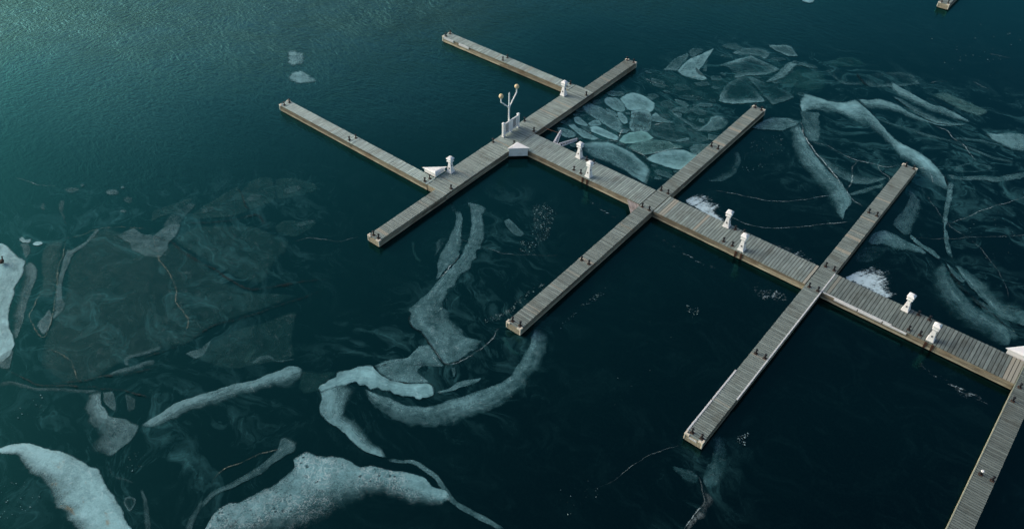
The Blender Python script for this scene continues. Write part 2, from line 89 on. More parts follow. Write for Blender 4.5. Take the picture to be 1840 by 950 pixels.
['B','broken pack floe, thin pale flake on the dark wide plate',0.558,[[10.32,11.02],[10.57,11.83],[11.2,12.52],[11.43,12.13],[10.8,11.2]],0.4,0.8,None,0,0],
['B','broken pack floe, dim chip at the foot of the cross walkway',0.341,[[0.16,11.73],[0.46,12.5],[1.42,12.32],[1.33,11.73],[0.59,11.37]],0.4,0.8,None,0,0],
['B','broken pack floe, dim chip above the wing shaped ice',0.279,[[5.5,16.07],[6.06,17.23],[6.88,16.92],[7.2,15.86],[6.24,15.37]],0.3,0.8,None,0,0],
['B','broken pack floe, crumb nearest the cross walkway',0.465,[[0.1,6.53],[0.19,7.07],[0.53,6.96],[0.47,6.47]],0.22,0.8,None,0,0],
['B','broken pack floe, crumb beside the first crumb',0.403,[[0.44,7.34],[0.58,7.68],[0.92,7.44],[0.79,7.08]],0.22,0.8,None,0,0],
['B','broken pack floe, crumb left of the bean',0.434,[[0.18,8.55],[0.36,9.19],[0.79,9.06],[0.68,8.41]],0.22,0.8,None,0,0],
['B','large shark fin shaped ice floe above the broken pack',0.75,[[3.64,22.9],[3.32,25.81],[3.81,27.87],[4.16,29.87],[4.74,27.7],[5.29,25.28],[5.43,23.83],[6.18,23.71],[7.04,23.38],[6.77,22.68],[5.63,22.31],[4.47,22.21]],0.12,0.8,None,0,0],
['B','ragged grey ice floe left of the shark fin floe',0.42,[[2.46,21.8],[2.24,23.19],[2.08,25.31],[2.5,26.99],[2.98,26.42],[3.31,24.43],[3.66,22.68],[3.04,22.31]],0.15,0.7,None,0,0],
['B','small dim ice triangle above the shark fin floe',0.3,[[2.36,27.35],[2.4,28.39],[3.28,28.83],[3.71,28.35],[3.49,26.51],[3.08,26.48]],0.2,0.8,None,0,0],
['B','slim upright ice splinter right of the shark fin floe',0.3,[[5.64,24.92],[4.78,27.05],[5.01,26.94],[6.17,24.75],[5.82,24.38]],0.3,0.8,None,0,0],
['B','long low ice floe at the top of the drifting group',0.51,[[6.26,30.26],[6.35,31.68],[7.71,33.04],[8.71,33.23],[9.54,32.94],[9.79,31.34],[8.89,31.54],[7.95,30.73],[6.98,30.22]],0.12,0.7,[1,0.6,0.6,0.8,0.9,1,0.9,0.3,0.5],0,0],
['B','leaf shaped ice floe right of the long low floe',0.54,[[8.53,34.53],[9.2,35.13],[9.91,35.91],[10.62,35.85],[12.24,34.4],[11.39,33.65],[10.15,33.74],[8.92,34.02]],0.15,0.7,None,0,0],
['B','faint ice flake above the long low floe',0.3,[[4.47,30.78],[4.73,31.86],[5.43,32.65],[6.81,32.14],[6.2,30.93],[5.32,30.49]],0.3,0.8,None,0,0],
['B','diamond shaped ice floe with a pale top edge',0.63,[[6.53,26.83],[7.29,28.94],[8.13,30.98],[9.53,30.88],[12,30.31],[11.26,28.26],[10,26.86],[9.13,25.49],[8.65,26.15],[7.56,26.93]],0.05,0.25,[0.7,1,1,0.7,0.7,0.8,0.8,0.8,0.3,0.3],0,0],
['B','glassy ice triangle with a pale lower edge',0.63,[[9.88,26.65],[10.28,26.25],[11.63,25.02],[13.65,23.29],[12.75,22.1],[11.47,20.71],[10.08,20.21],[9.38,22.19],[9.09,23.7],[9.32,25.71]],0.03,0.12,[0.4,0.2,0.2,0.9,1,1,1,0.5,0.4,0.5],0,0],
['B','glassy dark ice plate right of the ice triangle',0.36,[[10.19,26.45],[10.49,26.86],[12.16,26.64],[14.7,26.63],[15.63,25.98],[14.61,23.25],[12.54,24.6]],0.04,0.25,[1,1,0.4,0.8,1,1,0.6],0,0],
['L','pale slanting ice plank right of the diamond floe',0.5,[[11.96,26.72],[12.06,29.35],[11.94,31.63],[12.09,32.37],[12.3,32.7]],[[12.12,26.75],[12.8,27.82],[13.18,29.3],[13.14,31.18],[13.07,32.77]],[[0,0],[0.05,0.8],[0.3,1],[0.7,0.85],[1,0]],0,[0.06,0.06]],
['L','short bright ice sliver right of the slanting plank',0.38,[[12.91,32.47],[13.53,32.71],[14.25,32.74],[15.04,33.27]],[[12.74,33.09],[13.31,33.73],[14.04,33.75],[14.85,33.56]],[[0,0],[0.04,0.85],[0.25,1],[0.6,0.6],[1,0]],0,[0.06,0.06]],
['B','wide dim ice plate below the slanting plank',0.15,[[13.22,27.89],[13.44,31.78],[15.91,32.82],[17.31,29.77],[16.2,28.23],[14.48,27.93]],0.1,1,None,0,0],
['B','dark ice plate with a pale lower lip, left of two below the far dock',0.3,[[15.8,33.42],[16.79,34.65],[18.89,34.98],[20.2,33.2],[18.64,32.03],[17.55,32.17]],0.06,0.2,[0.6,0.2,0.2,0.8,1,1],0,0],
['B','dark ice plate with a pale lower lip, right of two below the far dock',0.42,[[19.17,34.66],[20.37,36.82],[21.97,38.39],[23.28,38.78],[24.68,37.44],[23.09,35.35],[22.39,34.57],[20.62,33.21]],0.06,0.25,[0.2,0.3,0.6,0.5,0.7,1,1,0.8],0,0],
['B','half moon of dim ice above the lipped plates',0.18,[[15.54,34.71],[15.77,37.04],[16.95,38.26],[18.43,37.6],[17.79,36.2],[16.46,35.05]],0.1,0.7,None,0,0],
['L','pale arch of ice sweeping over the second upper finger dock',0.759,[[17.65,23.7],[16.93,24.71],[16.27,26.33],[16.11,27.42],[17.57,27.66],[18.89,27.79],[19.82,28.39],[20.59,29.78],[22.33,28.78],[23.51,27.87],[25.49,26.04],[27.26,25.06],[28.9,24.74],[30.36,23.96],[31.83,22.62],[33.13,20.6]],[[17.96,23.96],[17.99,24.45],[18.11,24.75],[18.39,25.07],[19.08,25.4],[19.84,25.59],[20.52,25.94],[21.51,25.95],[22.69,25.47],[23.74,25.26],[25.21,24.72],[26.95,23.41],[28.26,22.34],[29.46,21.88],[31.16,20.78],[33.04,20.23]],[[0,0],[0.04,0.85],[0.2,1],[0.55,0.75],[0.8,0.35],[1,0]],0,[0.04,0.04]],
['L','grey upright leg under the left end of the ice arch',0.391,[[17.15,24.12],[17.86,22.81],[18.56,21.55],[19.52,20.19],[20.39,19.35]],[[18.72,25.08],[19.5,23.85],[20.08,22.48],[20.61,21.13],[20.98,19.95]],[[0,0],[0.05,0.9],[0.5,1],[0.9,0.9],[1,0]],0,[0.06,0.06]],
['L','pale ice sheet right of the arch, lower of the layered sheets',0.644,[[20.5,29.99],[21.62,30.55],[22.56,31.56],[24.16,31.73],[25.69,31.09],[27.09,30.76],[28.68,30.69],[30.09,31.57]],[[22.09,28.77],[23.12,28.87],[24.1,29.72],[25.17,29.87],[26.46,29.84],[27.34,30.03],[28.78,30.4],[30.15,31.4]],[[0,0],[0.04,0.85],[0.25,1],[0.6,0.6],[1,0]],0,[0.06,0.06]],
['L','layered ice sheet with a bright upper edge, topmost of the layers',0.621,[[21.98,35.73],[23.14,35.37],[25.1,34.56],[26.89,34.09],[28.44,34.24],[29.82,33.87],[31.18,33.22]],[[22.73,33.97],[24.37,32.92],[25.76,32.71],[27.29,32.47],[28.86,32.48],[30.03,32.72],[31.16,33.05]],[[0,0],[0.04,0.85],[0.25,1],[0.6,0.6],[1,0]],0,[0.06,0.06]],
['L','glassy middle ice layer between the layered sheets',0.414,[[23.15,32.88],[24.24,32.4],[26.11,31.26],[27.85,30.84],[28.8,30.8],[29.97,31.47],[31.01,32.55]],[[23.59,33.26],[25.58,32.76],[27.34,32.32],[28.93,32.27],[30.43,32.43],[30.84,32.59],[31.02,32.63]],[[0,0],[0.04,0.85],[0.25,1],[0.6,0.6],[1,0]],0,[0.06,0.06]],
['B','parallelogram of teal ice right of the layered sheets',0.44,[[26,35.75],[27.26,37.34],[28.48,37.08],[29.96,36.94],[31.8,36.55],[31.42,34.98],[29.65,34.89],[27.91,35.37]],0.15,0.8,[0.3,0.8,1,1,1,1,0.7,0.4],0,1],
['L','teal ice wedge at the right edge of the picture',0.598,[[32.65,32.12],[33.81,32.76],[34.7,33.84],[36.49,34.84]],[[32.86,31.94],[34.41,31.2],[35.66,30.88],[37.36,31.47]],[[0,0],[0.05,0.9],[0.5,1],[0.85,0.8],[1,0]],0,[0.15,0]],
['L','thin pale ice band left of the teal wedge',0.368,[[30.57,29.14],[31.9,30.18],[33.21,30.77],[35.17,31.08]],[[30.94,28.93],[32.09,29.56],[33.39,30.15],[35.23,30.85]],[[0,0],[0.04,0.85],[0.25,1],[0.6,0.6],[1,0]],0,[0.06,0.06]],
['L','broad pale ice beam pointing down beside the second upper finger dock',0.621,[[18.14,21.93],[19.11,20.56],[20.16,19.33],[21.41,17.98],[23.38,16.36],[24.97,15.49],[26.19,14.38],[26.99,13.57],[27.21,12.29],[27.3,11.22],[27.6,10.07]],[[17.62,20.55],[18.29,19.13],[19.81,16.61],[21.16,15.1],[22.99,13.8],[24.44,12.59],[25.64,11.54],[26.47,10.8],[27,10.4],[27.38,10.17],[27.62,9.95]],[[0,0],[0.04,0.85],[0.25,1],[0.6,0.6],[1,0]],0,[0.06,0.06]],
['B','pale ice lobe right of the tip of the first upper finger dock',0.52,[[14.95,17.86],[15.17,20.01],[15.84,21.31],[17.01,21.96],[18.12,22.19],[18.19,21.17],[17.52,19.54],[16.46,18.74]],0.2,0.9,None,0,0],
['L','grey ice wedge inside the cracked triangle',0.391,[[22.08,17.55],[23.84,16.37],[25.43,15.82],[26.81,16.07],[27.6,17.05],[28.2,18.72]],[[21.42,18.33],[22.65,18.03],[24.3,17.79],[25.74,17.99],[27.14,18.23],[28.06,18.91]],[[0,0],[0.05,0.9],[0.4,0.8],[1,0]],0,[0.06,0.06]],
['L','low grey ice scrap below the ice wedge',0.322,[[26.37,13.93],[26.87,15.09],[27.49,16.35],[28.33,17.81]],[[26.56,13.81],[27.22,14.6],[27.88,15.74],[28.53,16.94]],[[0,0],[0.08,0.8],[0.3,1],[0.7,1],[0.92,0.8],[1,0]],0,[0.06,0.06]],
['L','thin grey ice arc crossing under the layered sheets',0.276,[[23.31,27.96],[24.96,27.87],[26.73,28.21],[28.56,28.32],[30.82,28.83],[32.35,28.73],[34.58,28.58],[36.53,29.25]],[[23.32,27.52],[25.09,27.53],[26.9,27.76],[28.73,27.82],[30.97,28.38],[32.48,28.29],[34.7,28.15],[36.65,28.82]],[[0,0],[0.08,0.8],[0.3,1],[0.7,1],[0.92,0.8],[1,0]],0,[0.06,0.06]],
['B','oval ring of ice right of the tip of the second upper finger dock',0.26,[[32.4,24.4],[33.19,25.99],[34.8,26.84],[35.14,26.41],[34.23,24.93],[33.07,24.09]],0.06,0.05,None,0,0],
['L','dim ice stream running to the right edge',0.391,[[31.94,22.71],[33.32,23.31],[34.39,24.42],[35.79,25.36],[36.67,26.69],[38.13,28.48]],[[32.42,22.11],[33.5,22.72],[35.21,24.02],[36.17,24.52],[37.06,25.76],[38.37,27.57]],[[0,0],[0.08,0.8],[0.3,1],[0.7,1],[0.92,0.8],[1,0]],0.2,[0.06,0.06]],
['B','pale ice foot where the arch ends',0.36,[[30.04,21.09],[30.76,22.35],[31.59,22.9],[33.16,20.63],[33.06,20.18],[31.59,20.36]],0.3,0.8,[0.2,0.6,0.8,1,0.8,0.3],0,0],
['L','crushed ice seam running down to the main walkway',0.46,[[32.54,21.96],[33.04,20.23],[33.64,17.77],[34.22,15.42],[34.22,15.89],[35,13.43],[36,11.3]],[[33.07,22.09],[33.54,20.34],[34.02,18.09],[34.53,15.69],[34.67,15],[35.54,13.27],[36.52,11.15]],[[0,0],[0.08,0.8],[0.3,1],[0.7,1],[0.92,0.8],[1,0]],0.3,[0.06,0.06]],
['L','dim ice leaf right of the second upper finger dock',0.391,[[30.23,18.36],[30.84,16.98],[31,14.77],[30.92,12.76],[31.47,12.13],[32.59,11.62]],[[30.67,18.04],[31.63,17.31],[32.21,16.46],[32.54,14.46],[32.7,12.7],[32.73,11.74]],[[0,0],[0.06,0.8],[0.3,1],[0.8,0.7],[1,0]],0,[0.06,0.06]],
['L','pale whale tail of ice right of the second upper finger dock',0.529,[[30.25,8.64],[30.28,10.34],[30.75,11.14],[31.81,11.23],[32.81,11.02],[33.89,10.97],[34.63,10.57]],[[30.67,8.55],[31.49,9.23],[32.18,9.23],[32.91,9.49],[33.73,10.13],[34.27,10.3],[34.68,10.41]],[[0,0],[0.06,0.9],[0.5,1],[0.85,0.8],[1,0]],0,[0.06,0.06]],
['B','dim ice patch under the whale tail',0.2,[[30.06,6.26],[30.4,8.46],[31.92,9.3],[32.11,8],[31.43,6.27],[30.52,5.5]],0.4,0.8,None,0,0],
['L','thin crushed ribbon linking whale tail and long seam',0.46,[[32.62,12.17],[33.84,11.53],[34.79,11.38],[35.66,10.78]],[[32.73,11.65],[33.9,10.93],[34.88,10.69],[35.69,10.46]],[[0,0],[0.08,0.8],[0.3,1],[0.7,1],[0.92,0.8],[1,0]],0.3,[0.06,0.06]],
['L','broad dim ice blade along the main walkway, lower left of the dark seam',0.38,[[35.9,10.49],[37.46,8.59],[39,7.24],[40.23,6.74],[41.7,6.24],[42.56,5.51],[42.87,4.01]],[[35.61,8.97],[36.03,7.12],[36.94,5.5],[38.22,4.54],[39.77,3.89],[41.26,3.71],[42.64,3.82]],[[0,0],[0.04,0.85],[0.25,1],[0.6,0.6],[1,0]],0,[0.06,0.06]],
['B','slim pale ice splinter in the dark seam',0.42,[[36.07,10.55],[37.02,9.94],[38.18,9.2],[38.04,8.76],[37.05,9.2]],0.3,0.8,None,0,0],
['L','broad dim ice blade upper right of the dark seam',0.437,[[36.73,10.62],[38.48,8.92],[39.93,7.77],[41.53,6.84],[42.81,6.93],[43.97,7.42]],[[37.02,10.86],[38.67,10.58],[39.89,10.24],[40.84,9.31],[41.88,9.41],[43.4,9.67]],[[0,0],[0.04,0.85],[0.25,1],[0.6,0.6],[1,0]],0,[0.06,0.06]],
['L','narrow dim ice sliver at the lower end of the dark seam',0.276,[[38.98,7.74],[40.21,7.74],[41.21,7.06],[42.45,6.38],[43.29,5.41]],[[39.21,7.42],[40.37,6.73],[41.63,6.05],[42.35,5.34],[42.87,4.83]],[[0,0],[0.08,0.8],[0.3,1],[0.7,1],[0.92,0.8],[1,0]],0,[0.06,0.06]],
['L','dim blue crescent of ice right of the first upper finger dock',0.253,[[15.72,13.6],[16.76,12.39],[17.31,10.36],[17.06,8.48],[15.9,7.5]],[[15.34,13.11],[16.1,11.83],[16.31,10.43],[16.18,8.94],[15.74,7.51]],[[0,0],[0.04,0.85],[0.25,1],[0.6,0.6],[1,0]],0,[0.06,0.06]],
['B','thin slushy film filling the gaps of the broken pack',0.1,[[0.39,6.78],[-0.14,10.27],[0.3,14.2],[1.93,16.53],[5.19,17.22],[8.51,18.6],[12.32,18.44],[13.41,16.89],[13.49,13.25],[13.58,7.65],[12.62,3.59],[12.05,3.33],[9.28,3.73],[5.16,3.83],[2.66,4.47],[0.61,5.35]],0.25,1,None,0,0],
['B','thin drifting film of ice above the broken pack',0.08,[[0.21,20.56],[3.04,21.54],[6.27,21.74],[7.93,24.61],[10.38,31.5],[14.84,34.15],[17.32,29.34],[15.8,25.3],[13.88,22.06],[10.69,19.57],[7.58,18.21],[4.25,17.49],[1.67,17.48]],0.3,1,None,0,0],
['B','frosty ice lump on open water, upper of two on the left',0.62,[[-30.54,-2.05],[-30.96,-1.21],[-30.29,-0.8],[-29.31,-0.64],[-28.09,-1.28],[-27.36,-2.31],[-27.59,-3.24],[-28.57,-3.37]],0.5,1,None,0.6,0],
['B','frosty ice lump on open water, lower of two on the left',0.68,[[-26.62,-5.23],[-27.06,-3.85],[-26.5,-3.2],[-24.84,-3.36],[-23.57,-3.68],[-24.12,-4.77],[-24.97,-5.6]],0.5,1,None,0.6,0],
['B','frosty ice lump at the top edge of the picture',0.85,[[5.77,48.35],[6.74,49.7],[7.87,48.73],[7.44,47.38],[6.46,47.24]],0.5,1,None,0.6,0],
['B','small white ice lump near the left edge, above the V shaped crack',1,[[-21.52,-35.47],[-21.6,-35.17],[-21.27,-34.89],[-20.92,-34.89],[-20.94,-35.27],[-21.25,-35.48]],0.15,1,None,0.2,0],
['B','ragged white ice lump left of the small white lump',0.75,[[-23.02,-35.88],[-23.11,-35.51],[-22.42,-35.62],[-22.14,-35.13],[-21.74,-35.54],[-22.24,-35.91]],0.4,1,None,0.6,0],
['B','wet ice smear below the ragged white lump',0.3,[[-22.39,-36.08],[-21.84,-35.61],[-20.65,-36.06],[-20.11,-36.79],[-21.15,-36.48]],0.4,1,None,0,0],
['B','grey slush patch at the edge of the ripples, largest',0.36,[[-22.32,-27.2],[-22.03,-27.4],[-22.26,-27.73],[-22.52,-27.95],[-22.9,-28.2],[-23.27,-28.13],[-23.43,-27.78],[-23.46,-27.59],[-23.17,-27.33],[-22.91,-27.15],[-22.58,-27.18]],0.6,1,None,0.5,0],
['B','small slush dot right of the largest slush patch',0.42,[[-22.52,-26.51],[-22.46,-26.62],[-22.5,-26.73],[-22.54,-26.83],[-22.67,-26.9],[-22.81,-26.81],[-22.91,-26.72],[-22.94,-26.66],[-22.88,-26.54],[-22.81,-26.48],[-22.62,-26.49]],0.6,1,None,0.5,0],
['B','slush dot left along the edge of the ripples',0.32,[[-25.39,-28.59],[-25.36,-28.73],[-25.32,-28.86],[-25.36,-28.98],[-25.54,-29.01],[-25.71,-28.91],[-25.86,-28.86],[-25.91,-28.74],[-25.88,-28.59],[-25.74,-28.55],[-25.47,-28.55]],0.6,1,None,0.5,0],
['B','wide dim slush patch left along the edge of the ripples',0.22,[[-25.03,-29.23],[-25.03,-29.54],[-24.95,-29.82],[-25.29,-30.17],[-25.72,-30.24],[-26.11,-30.22],[-26.44,-30.19],[-26.35,-29.77],[-26.12,-29.41],[-25.6,-29.19],[-25.08,-29.12]],0.6,1,None,0.5,0],
['B','brown slush patch below the largest slush patch',0.2,[[-20.45,-27.01],[-20.21,-27.23],[-20.1,-27.48],[-20.4,-27.67],[-20.76,-27.66],[-21.15,-27.69],[-21.41,-27.51],[-21.44,-27.12],[-21.27,-26.94],[-20.8,-26.84],[-20.51,-26.91]],0.6,1,None,0.5,0],
['B','pale slush dot below the brown slush patch',0.36,[[-19.58,-28.26],[-19.41,-28.33],[-19.45,-28.47],[-19.63,-28.57],[-19.8,-28.63],[-20.01,-28.67],[-20.08,-28.52],[-20.07,-28.36],[-19.94,-28.27],[-19.73,-28.19],[-19.64,-28.22]],0.6,1,None,0.5,0],
['B','comma of slush near the left edge',0.2,[[-25.2,-32.34],[-24.77,-32.56],[-24.76,-32.74],[-24.9,-32.8],[-25.11,-32.86],[-25.49,-32.74],[-25.86,-32.43],[-26.02,-32.27],[-25.89,-32.19],[-25.73,-32.14],[-25.44,-32.25]],0.6,1,None,0.5,0],
['L','brown stained slush streak near the left edge',0.2,[[-25.15,-31.01],[-24.47,-31.66],[-23.33,-32.03],[-21.93,-32.42]],[[-24.83,-30.74],[-24.08,-31.33],[-23.14,-31.87],[-21.25,-32.61]],[[0,0],[0.08,0.8],[0.3,1],[0.7,1],[0.92,0.8],[1,0]],0.4,[0.06,0.06]],
['B','small ice chip in the gaps of the broken pack',0.26,[[7.67,14.89],[7.11,14.77],[6.64,14.24],[6.75,13.83],[7.48,14.02],[7.83,14.47]],0.15,0.75,None,0,0],
['B','small ice chip in the gaps of the broken pack',0.44,[[7.24,17.95],[6.4,17.65],[6.91,17.17],[8.1,16.94],[8.34,17.5]],0.15,0.75,None,0,0],
['B','small ice chip in the gaps of the broken pack',0.34,[[0.81,9.6],[0.6,10.02],[-0.23,9.98],[-0.58,9.65],[0.02,9.23],[0.49,9.14]],0.15,0.75,None,0,0],
['B','small ice chip in the gaps of the broken pack',0.46,[[10.5,15.52],[11.01,15.76],[10.58,16.25],[10.13,16.1]],0.15,0.75,None,0,0],
['B','small ice chip in the gaps of the broken pack',0.27,[[10.17,16.83],[10.4,17.3],[9.83,17.48],[9.02,17.13],[8.65,16.83],[9.48,16.57]],0.15,0.75,None,0,0],
['B','small ice chip in the gaps of the broken pack',0.49,[[8.45,15.7],[7.91,15.56],[7.81,15.03],[8.69,15.11]],0.15,0.75,None,0,0],
['B','small ice chip in the gaps of the broken pack',0.43,[[0.49,13.98],[1.3,13.79],[2.22,14.94],[1.69,15.34],[0.62,14.72]],0.15,0.75,None,0,0],
['B','small ice chip in the gaps of the broken pack',0.28,[[9.19,15.09],[8.66,15.06],[8.82,14.8],[9.23,14.76],[9.46,14.9]],0.15,0.75,None,0,0],
['B','small ice chip in the gaps of the broken pack',0.4,[[12.24,14.23],[12.65,13.43],[13.4,13.74],[13.33,14.61]],0.15,0.75,None,0,0],
['B','small ice chip in the gaps of the broken pack',0.49,[[3,4.09],[3.47,3.86],[3.8,4.01],[3.79,4.37],[3.25,4.55],[3.01,4.34]],0.15,0.75,None,0,0],
['B','small ice chip in the gaps of the broken pack',0.5,[[8.69,16.06],[8.63,16.34],[8.09,16.27],[7.94,16.04],[8.27,15.95]],0.15,0.75,None,0,0],
['B','small ice chip in the gaps of the broken pack',0.35,[[10.89,18.11],[10.68,17.7],[10.93,17.63],[11.28,18.09]],0.15,0.75,None,0,0],
['B','small ice chip in the gaps of the broken pack',0.26,[[10.62,15.08],[10.46,15.06],[10.11,14.85],[10.05,14.65],[10.23,14.6],[10.56,14.77]],0.15,0.75,None,0,0],
['B','small ice chip in the gaps of the broken pack',0.28,[[1.2,7.33],[0.27,7.8],[-0.6,7.35],[-0.17,6.86],[0.95,6.52]],0.15,0.75,None,0,0],
['B','small ice chip in the gaps of the broken pack',0.28,[[3.81,16.73],[4.15,15.9],[4.79,15.94],[5.07,17.04],[4.37,17.3]],0.15,0.75,None,0,0],
['B','small ice chip in the gaps of the broken pack',0.53,[[3.98,12.09],[4.47,12.04],[4.65,12.34],[4.22,12.5]],0.15,0.75,None,0,0],
['B','small ice chip in the gaps of the broken pack',0.45,[[13.52,7.13],[13.22,7.26],[12.76,6.84],[13.03,6.71]],0.15,0.75,None,0,0],
['B','small ice chip in the gaps of the broken pack',0.3,[[2.34,9.17],[1.98,9.21],[1.77,8.94],[1.83,8.6],[2.13,8.68],[2.45,8.9]],0.15,0.75,None,0,0],
['B','small ice chip in the gaps of the broken pack',0.25,[[5.3,3.66],[5.06,3.79],[4.74,3.57],[4.92,3.32]],0.15,0.75,None,0,0],
['B','small ice chip in the gaps of the broken pack',0.34,[[4,3.75],[3.98,3.57],[4.34,3.29],[4.64,3.63],[4.51,3.82]],0.15,0.75,None,0,0],
['B','small ice chip in the gaps of the broken pack',0.34,[[6.62,7.01],[6.89,7.14],[7.15,7.35],[6.9,7.5],[6.59,7.37],[6.48,7.21]],0.15,0.75,None,0,0],
['B','small ice chip in the gaps of the broken pack',0.41,[[8.63,17.61],[9.13,17.68],[8.98,18.13],[8.33,18.03]],0.15,0.75,None,0,0],
['B','small ice chip in the gaps of the broken pack',0.48,[[14.09,11.41],[14.02,11.66],[13.71,11.67],[13.47,11.33],[13.5,11.08],[13.84,11.13]],0.15,0.75,None,0,0],
['B','small ice chip in the gaps of the broken pack',0.43,[[13.51,10.29],[13.4,9.86],[13.83,9.73],[14.31,9.86],[14.03,10.39]],0.15,0.75,None,0,0],
['B','small ice chip in the gaps of the broken pack',0.38,[[9.36,15.76],[9.2,15.36],[9.52,15.23],[9.89,15.5],[9.92,15.73]],0.15,0.75,None,0,0],
['B','small ice chip in the gaps of the broken pack',0.37,[[10.68,6.29],[11.29,6.34],[11.25,6.66],[10.8,6.59]],0.15,0.75,None,0,0],
['B','small ice chip in the gaps of the broken pack',0.36,[[0.9,9.14],[0.93,8.73],[1.36,8.93],[1.33,9.37]],0.15,0.75,None,0,0],
['B','small ice chip in the gaps of the broken pack',0.33,[[9.96,14.18],[9.71,14.37],[9.21,14.21],[9.45,14]],0.15,0.75,None,0,0],
['B','small ice chip in the gaps of the broken pack',0.27,[[5.65,14.88],[5.82,14.53],[6.32,14.51],[6.57,14.74],[6.35,15.07],[5.96,15.16]],0.15,0.75,None,0,0],
['B','small ice chip in the gaps of the broken pack',0.47,[[12.33,5.31],[11.95,5.02],[12.04,4.7],[12.45,4.84],[12.63,5.18]],0.15,0.75,None,0,0],
['B','small ice chip in the gaps of the broken pack',0.47,[[14.46,8.87],[14.31,9.07],[13.65,8.83],[13.45,8.47],[13.77,8.43],[14.18,8.54]],0.15,0.75,None,0,0],
['B','small ice chip in the gaps of the broken pack',0.39,[[2.81,5.51],[2.94,5.2],[3.46,5.48],[3.37,5.81]],0.15,0.75,None,0,0],
['B','small ice chip in the gaps of the broken pack',0.36,[[2.57,6.99],[3.24,7.1],[3.27,7.53],[2.61,7.86],[2.24,7.72],[2.11,7.29]],0.15,0.75,None,0,0],
['B','small ice chip in the gaps of the broken pack',0.29,[[7.37,16.05],[6.95,15.61],[7.27,15.36],[7.73,15.72]],0.15,0.75,None,0,0],
['B','small ice chip drifting among the glassy plates above the broken pack',0.3,[[4.65,18.76],[3.79,19.93],[2.31,19.65],[3.29,18.36]],0.15,0.75,None,0,0],
['B','small ice chip drifting among the glassy plates above the broken pack',0.41,[[1.83,20.62],[1.12,20.61],[1.11,20.24],[1.87,20.38]],0.15,0.75,None,0,0],
['B','small ice chip drifting among the glassy plates above the broken pack',0.29,[[10.59,27.11],[11,26.97],[11.29,27.35],[10.77,27.47]],0.15,0.75,None,0,0],
['B','small ice chip drifting among the glassy plates above the broken pack',0.4,[[9.32,18.17],[10.1,18.86],[9.86,19.38],[8.85,18.71],[8.68,18.01]],0.15,0.75,None,0,0],
['B','small ice chip drifting among the glassy plates above the broken pack',0.21,[[13.41,30.54],[13.34,31.15],[12.3,30.7],[11.79,30.08],[12.27,29.65]],0.15,0.75,None,0,0],
['B','small ice chip drifting among the glassy plates above the broken pack',0.24,[[5.66,20.94],[4.7,20.09],[5.87,19.27],[6.81,20.53]],0.15,0.75,None,0,0],
['B','small ice chip drifting among the glassy plates above the broken pack',0.35,[[12.01,27.53],[12.87,27.22],[13.38,27.88],[13.14,28.26],[12.08,28.01]],0.15,0.75,None,0,0],
['B','small ice chip drifting among the glassy plates above the broken pack',0.27,[[15.79,27.48],[15.49,27.32],[15.54,26.85],[15.98,26.73],[16.39,26.92],[16.33,27.34]],0.15,0.75,None,0,0],
['B','small ice chip drifting among the glassy plates above the broken pack',0.29,[[12.29,33.2],[12.02,32.47],[13.29,32.39],[13.8,33.41]],0.15,0.75,None,0,0],
['B','small ice chip drifting among the glassy plates above the broken pack',0.37,[[8.06,25.59],[7.51,25.65],[7.36,25.27],[8.12,25.11]],0.15,0.75,None,0,0],
['B','small ice chip drifting among the glassy plates above the broken pack',0.31,[[6.22,21.73],[6.98,21.49],[7.87,22.55],[7.28,22.89]],0.15,0.75,None,0,0],
['B','small ice chip drifting among the glassy plates above the broken pack',0.25,[[6.49,29.87],[5.82,29.58],[5.48,29.15],[5.64,28.65],[6.5,29.04],[6.76,29.38]],0.15,0.75,None,0,0],
['B','small ice chip drifting among the glassy plates above the broken pack',0.39,[[8.11,22.27],[8.25,22.04],[8.73,22.18],[8.94,22.5],[8.81,22.66],[8.24,22.49]],0.15,0.75,None,0,0],
['B','small ice chip drifting among the glassy plates above the broken pack',0.27,[[8.39,24.16],[7.71,24.91],[6.88,24.23],[7.48,23.43]],0.15,0.75,None,0,0],
['B','small ice chip drifting among the glassy plates above the broken pack',0.24,[[9.17,20.08],[9.2,19.74],[9.34,19.58],[9.83,19.68],[9.97,19.96],[9.66,20.21]],0.15,0.75,None,0,0],
['B','small ice chip drifting among the glassy plates above the broken pack',0.25,[[8.23,19.42],[7.12,19.22],[6.4,18.31],[6.66,18],[7.8,18.4],[8.35,18.94]],0.15,0.75,None,0,0],
['B','small ice chip drifting among the glassy plates above the broken pack',0.27,[[10.07,31.72],[10.88,31.78],[11.59,32.72],[11.15,32.89],[10.31,32.32]],0.15,0.75,None,0,0],
['B','small ice chip drifting among the glassy plates above the broken pack',0.39,[[5.38,18.6],[4.88,18.5],[4.57,18.17],[4.99,18.06],[5.44,18.35]],0.15,0.75,None,0,0]]
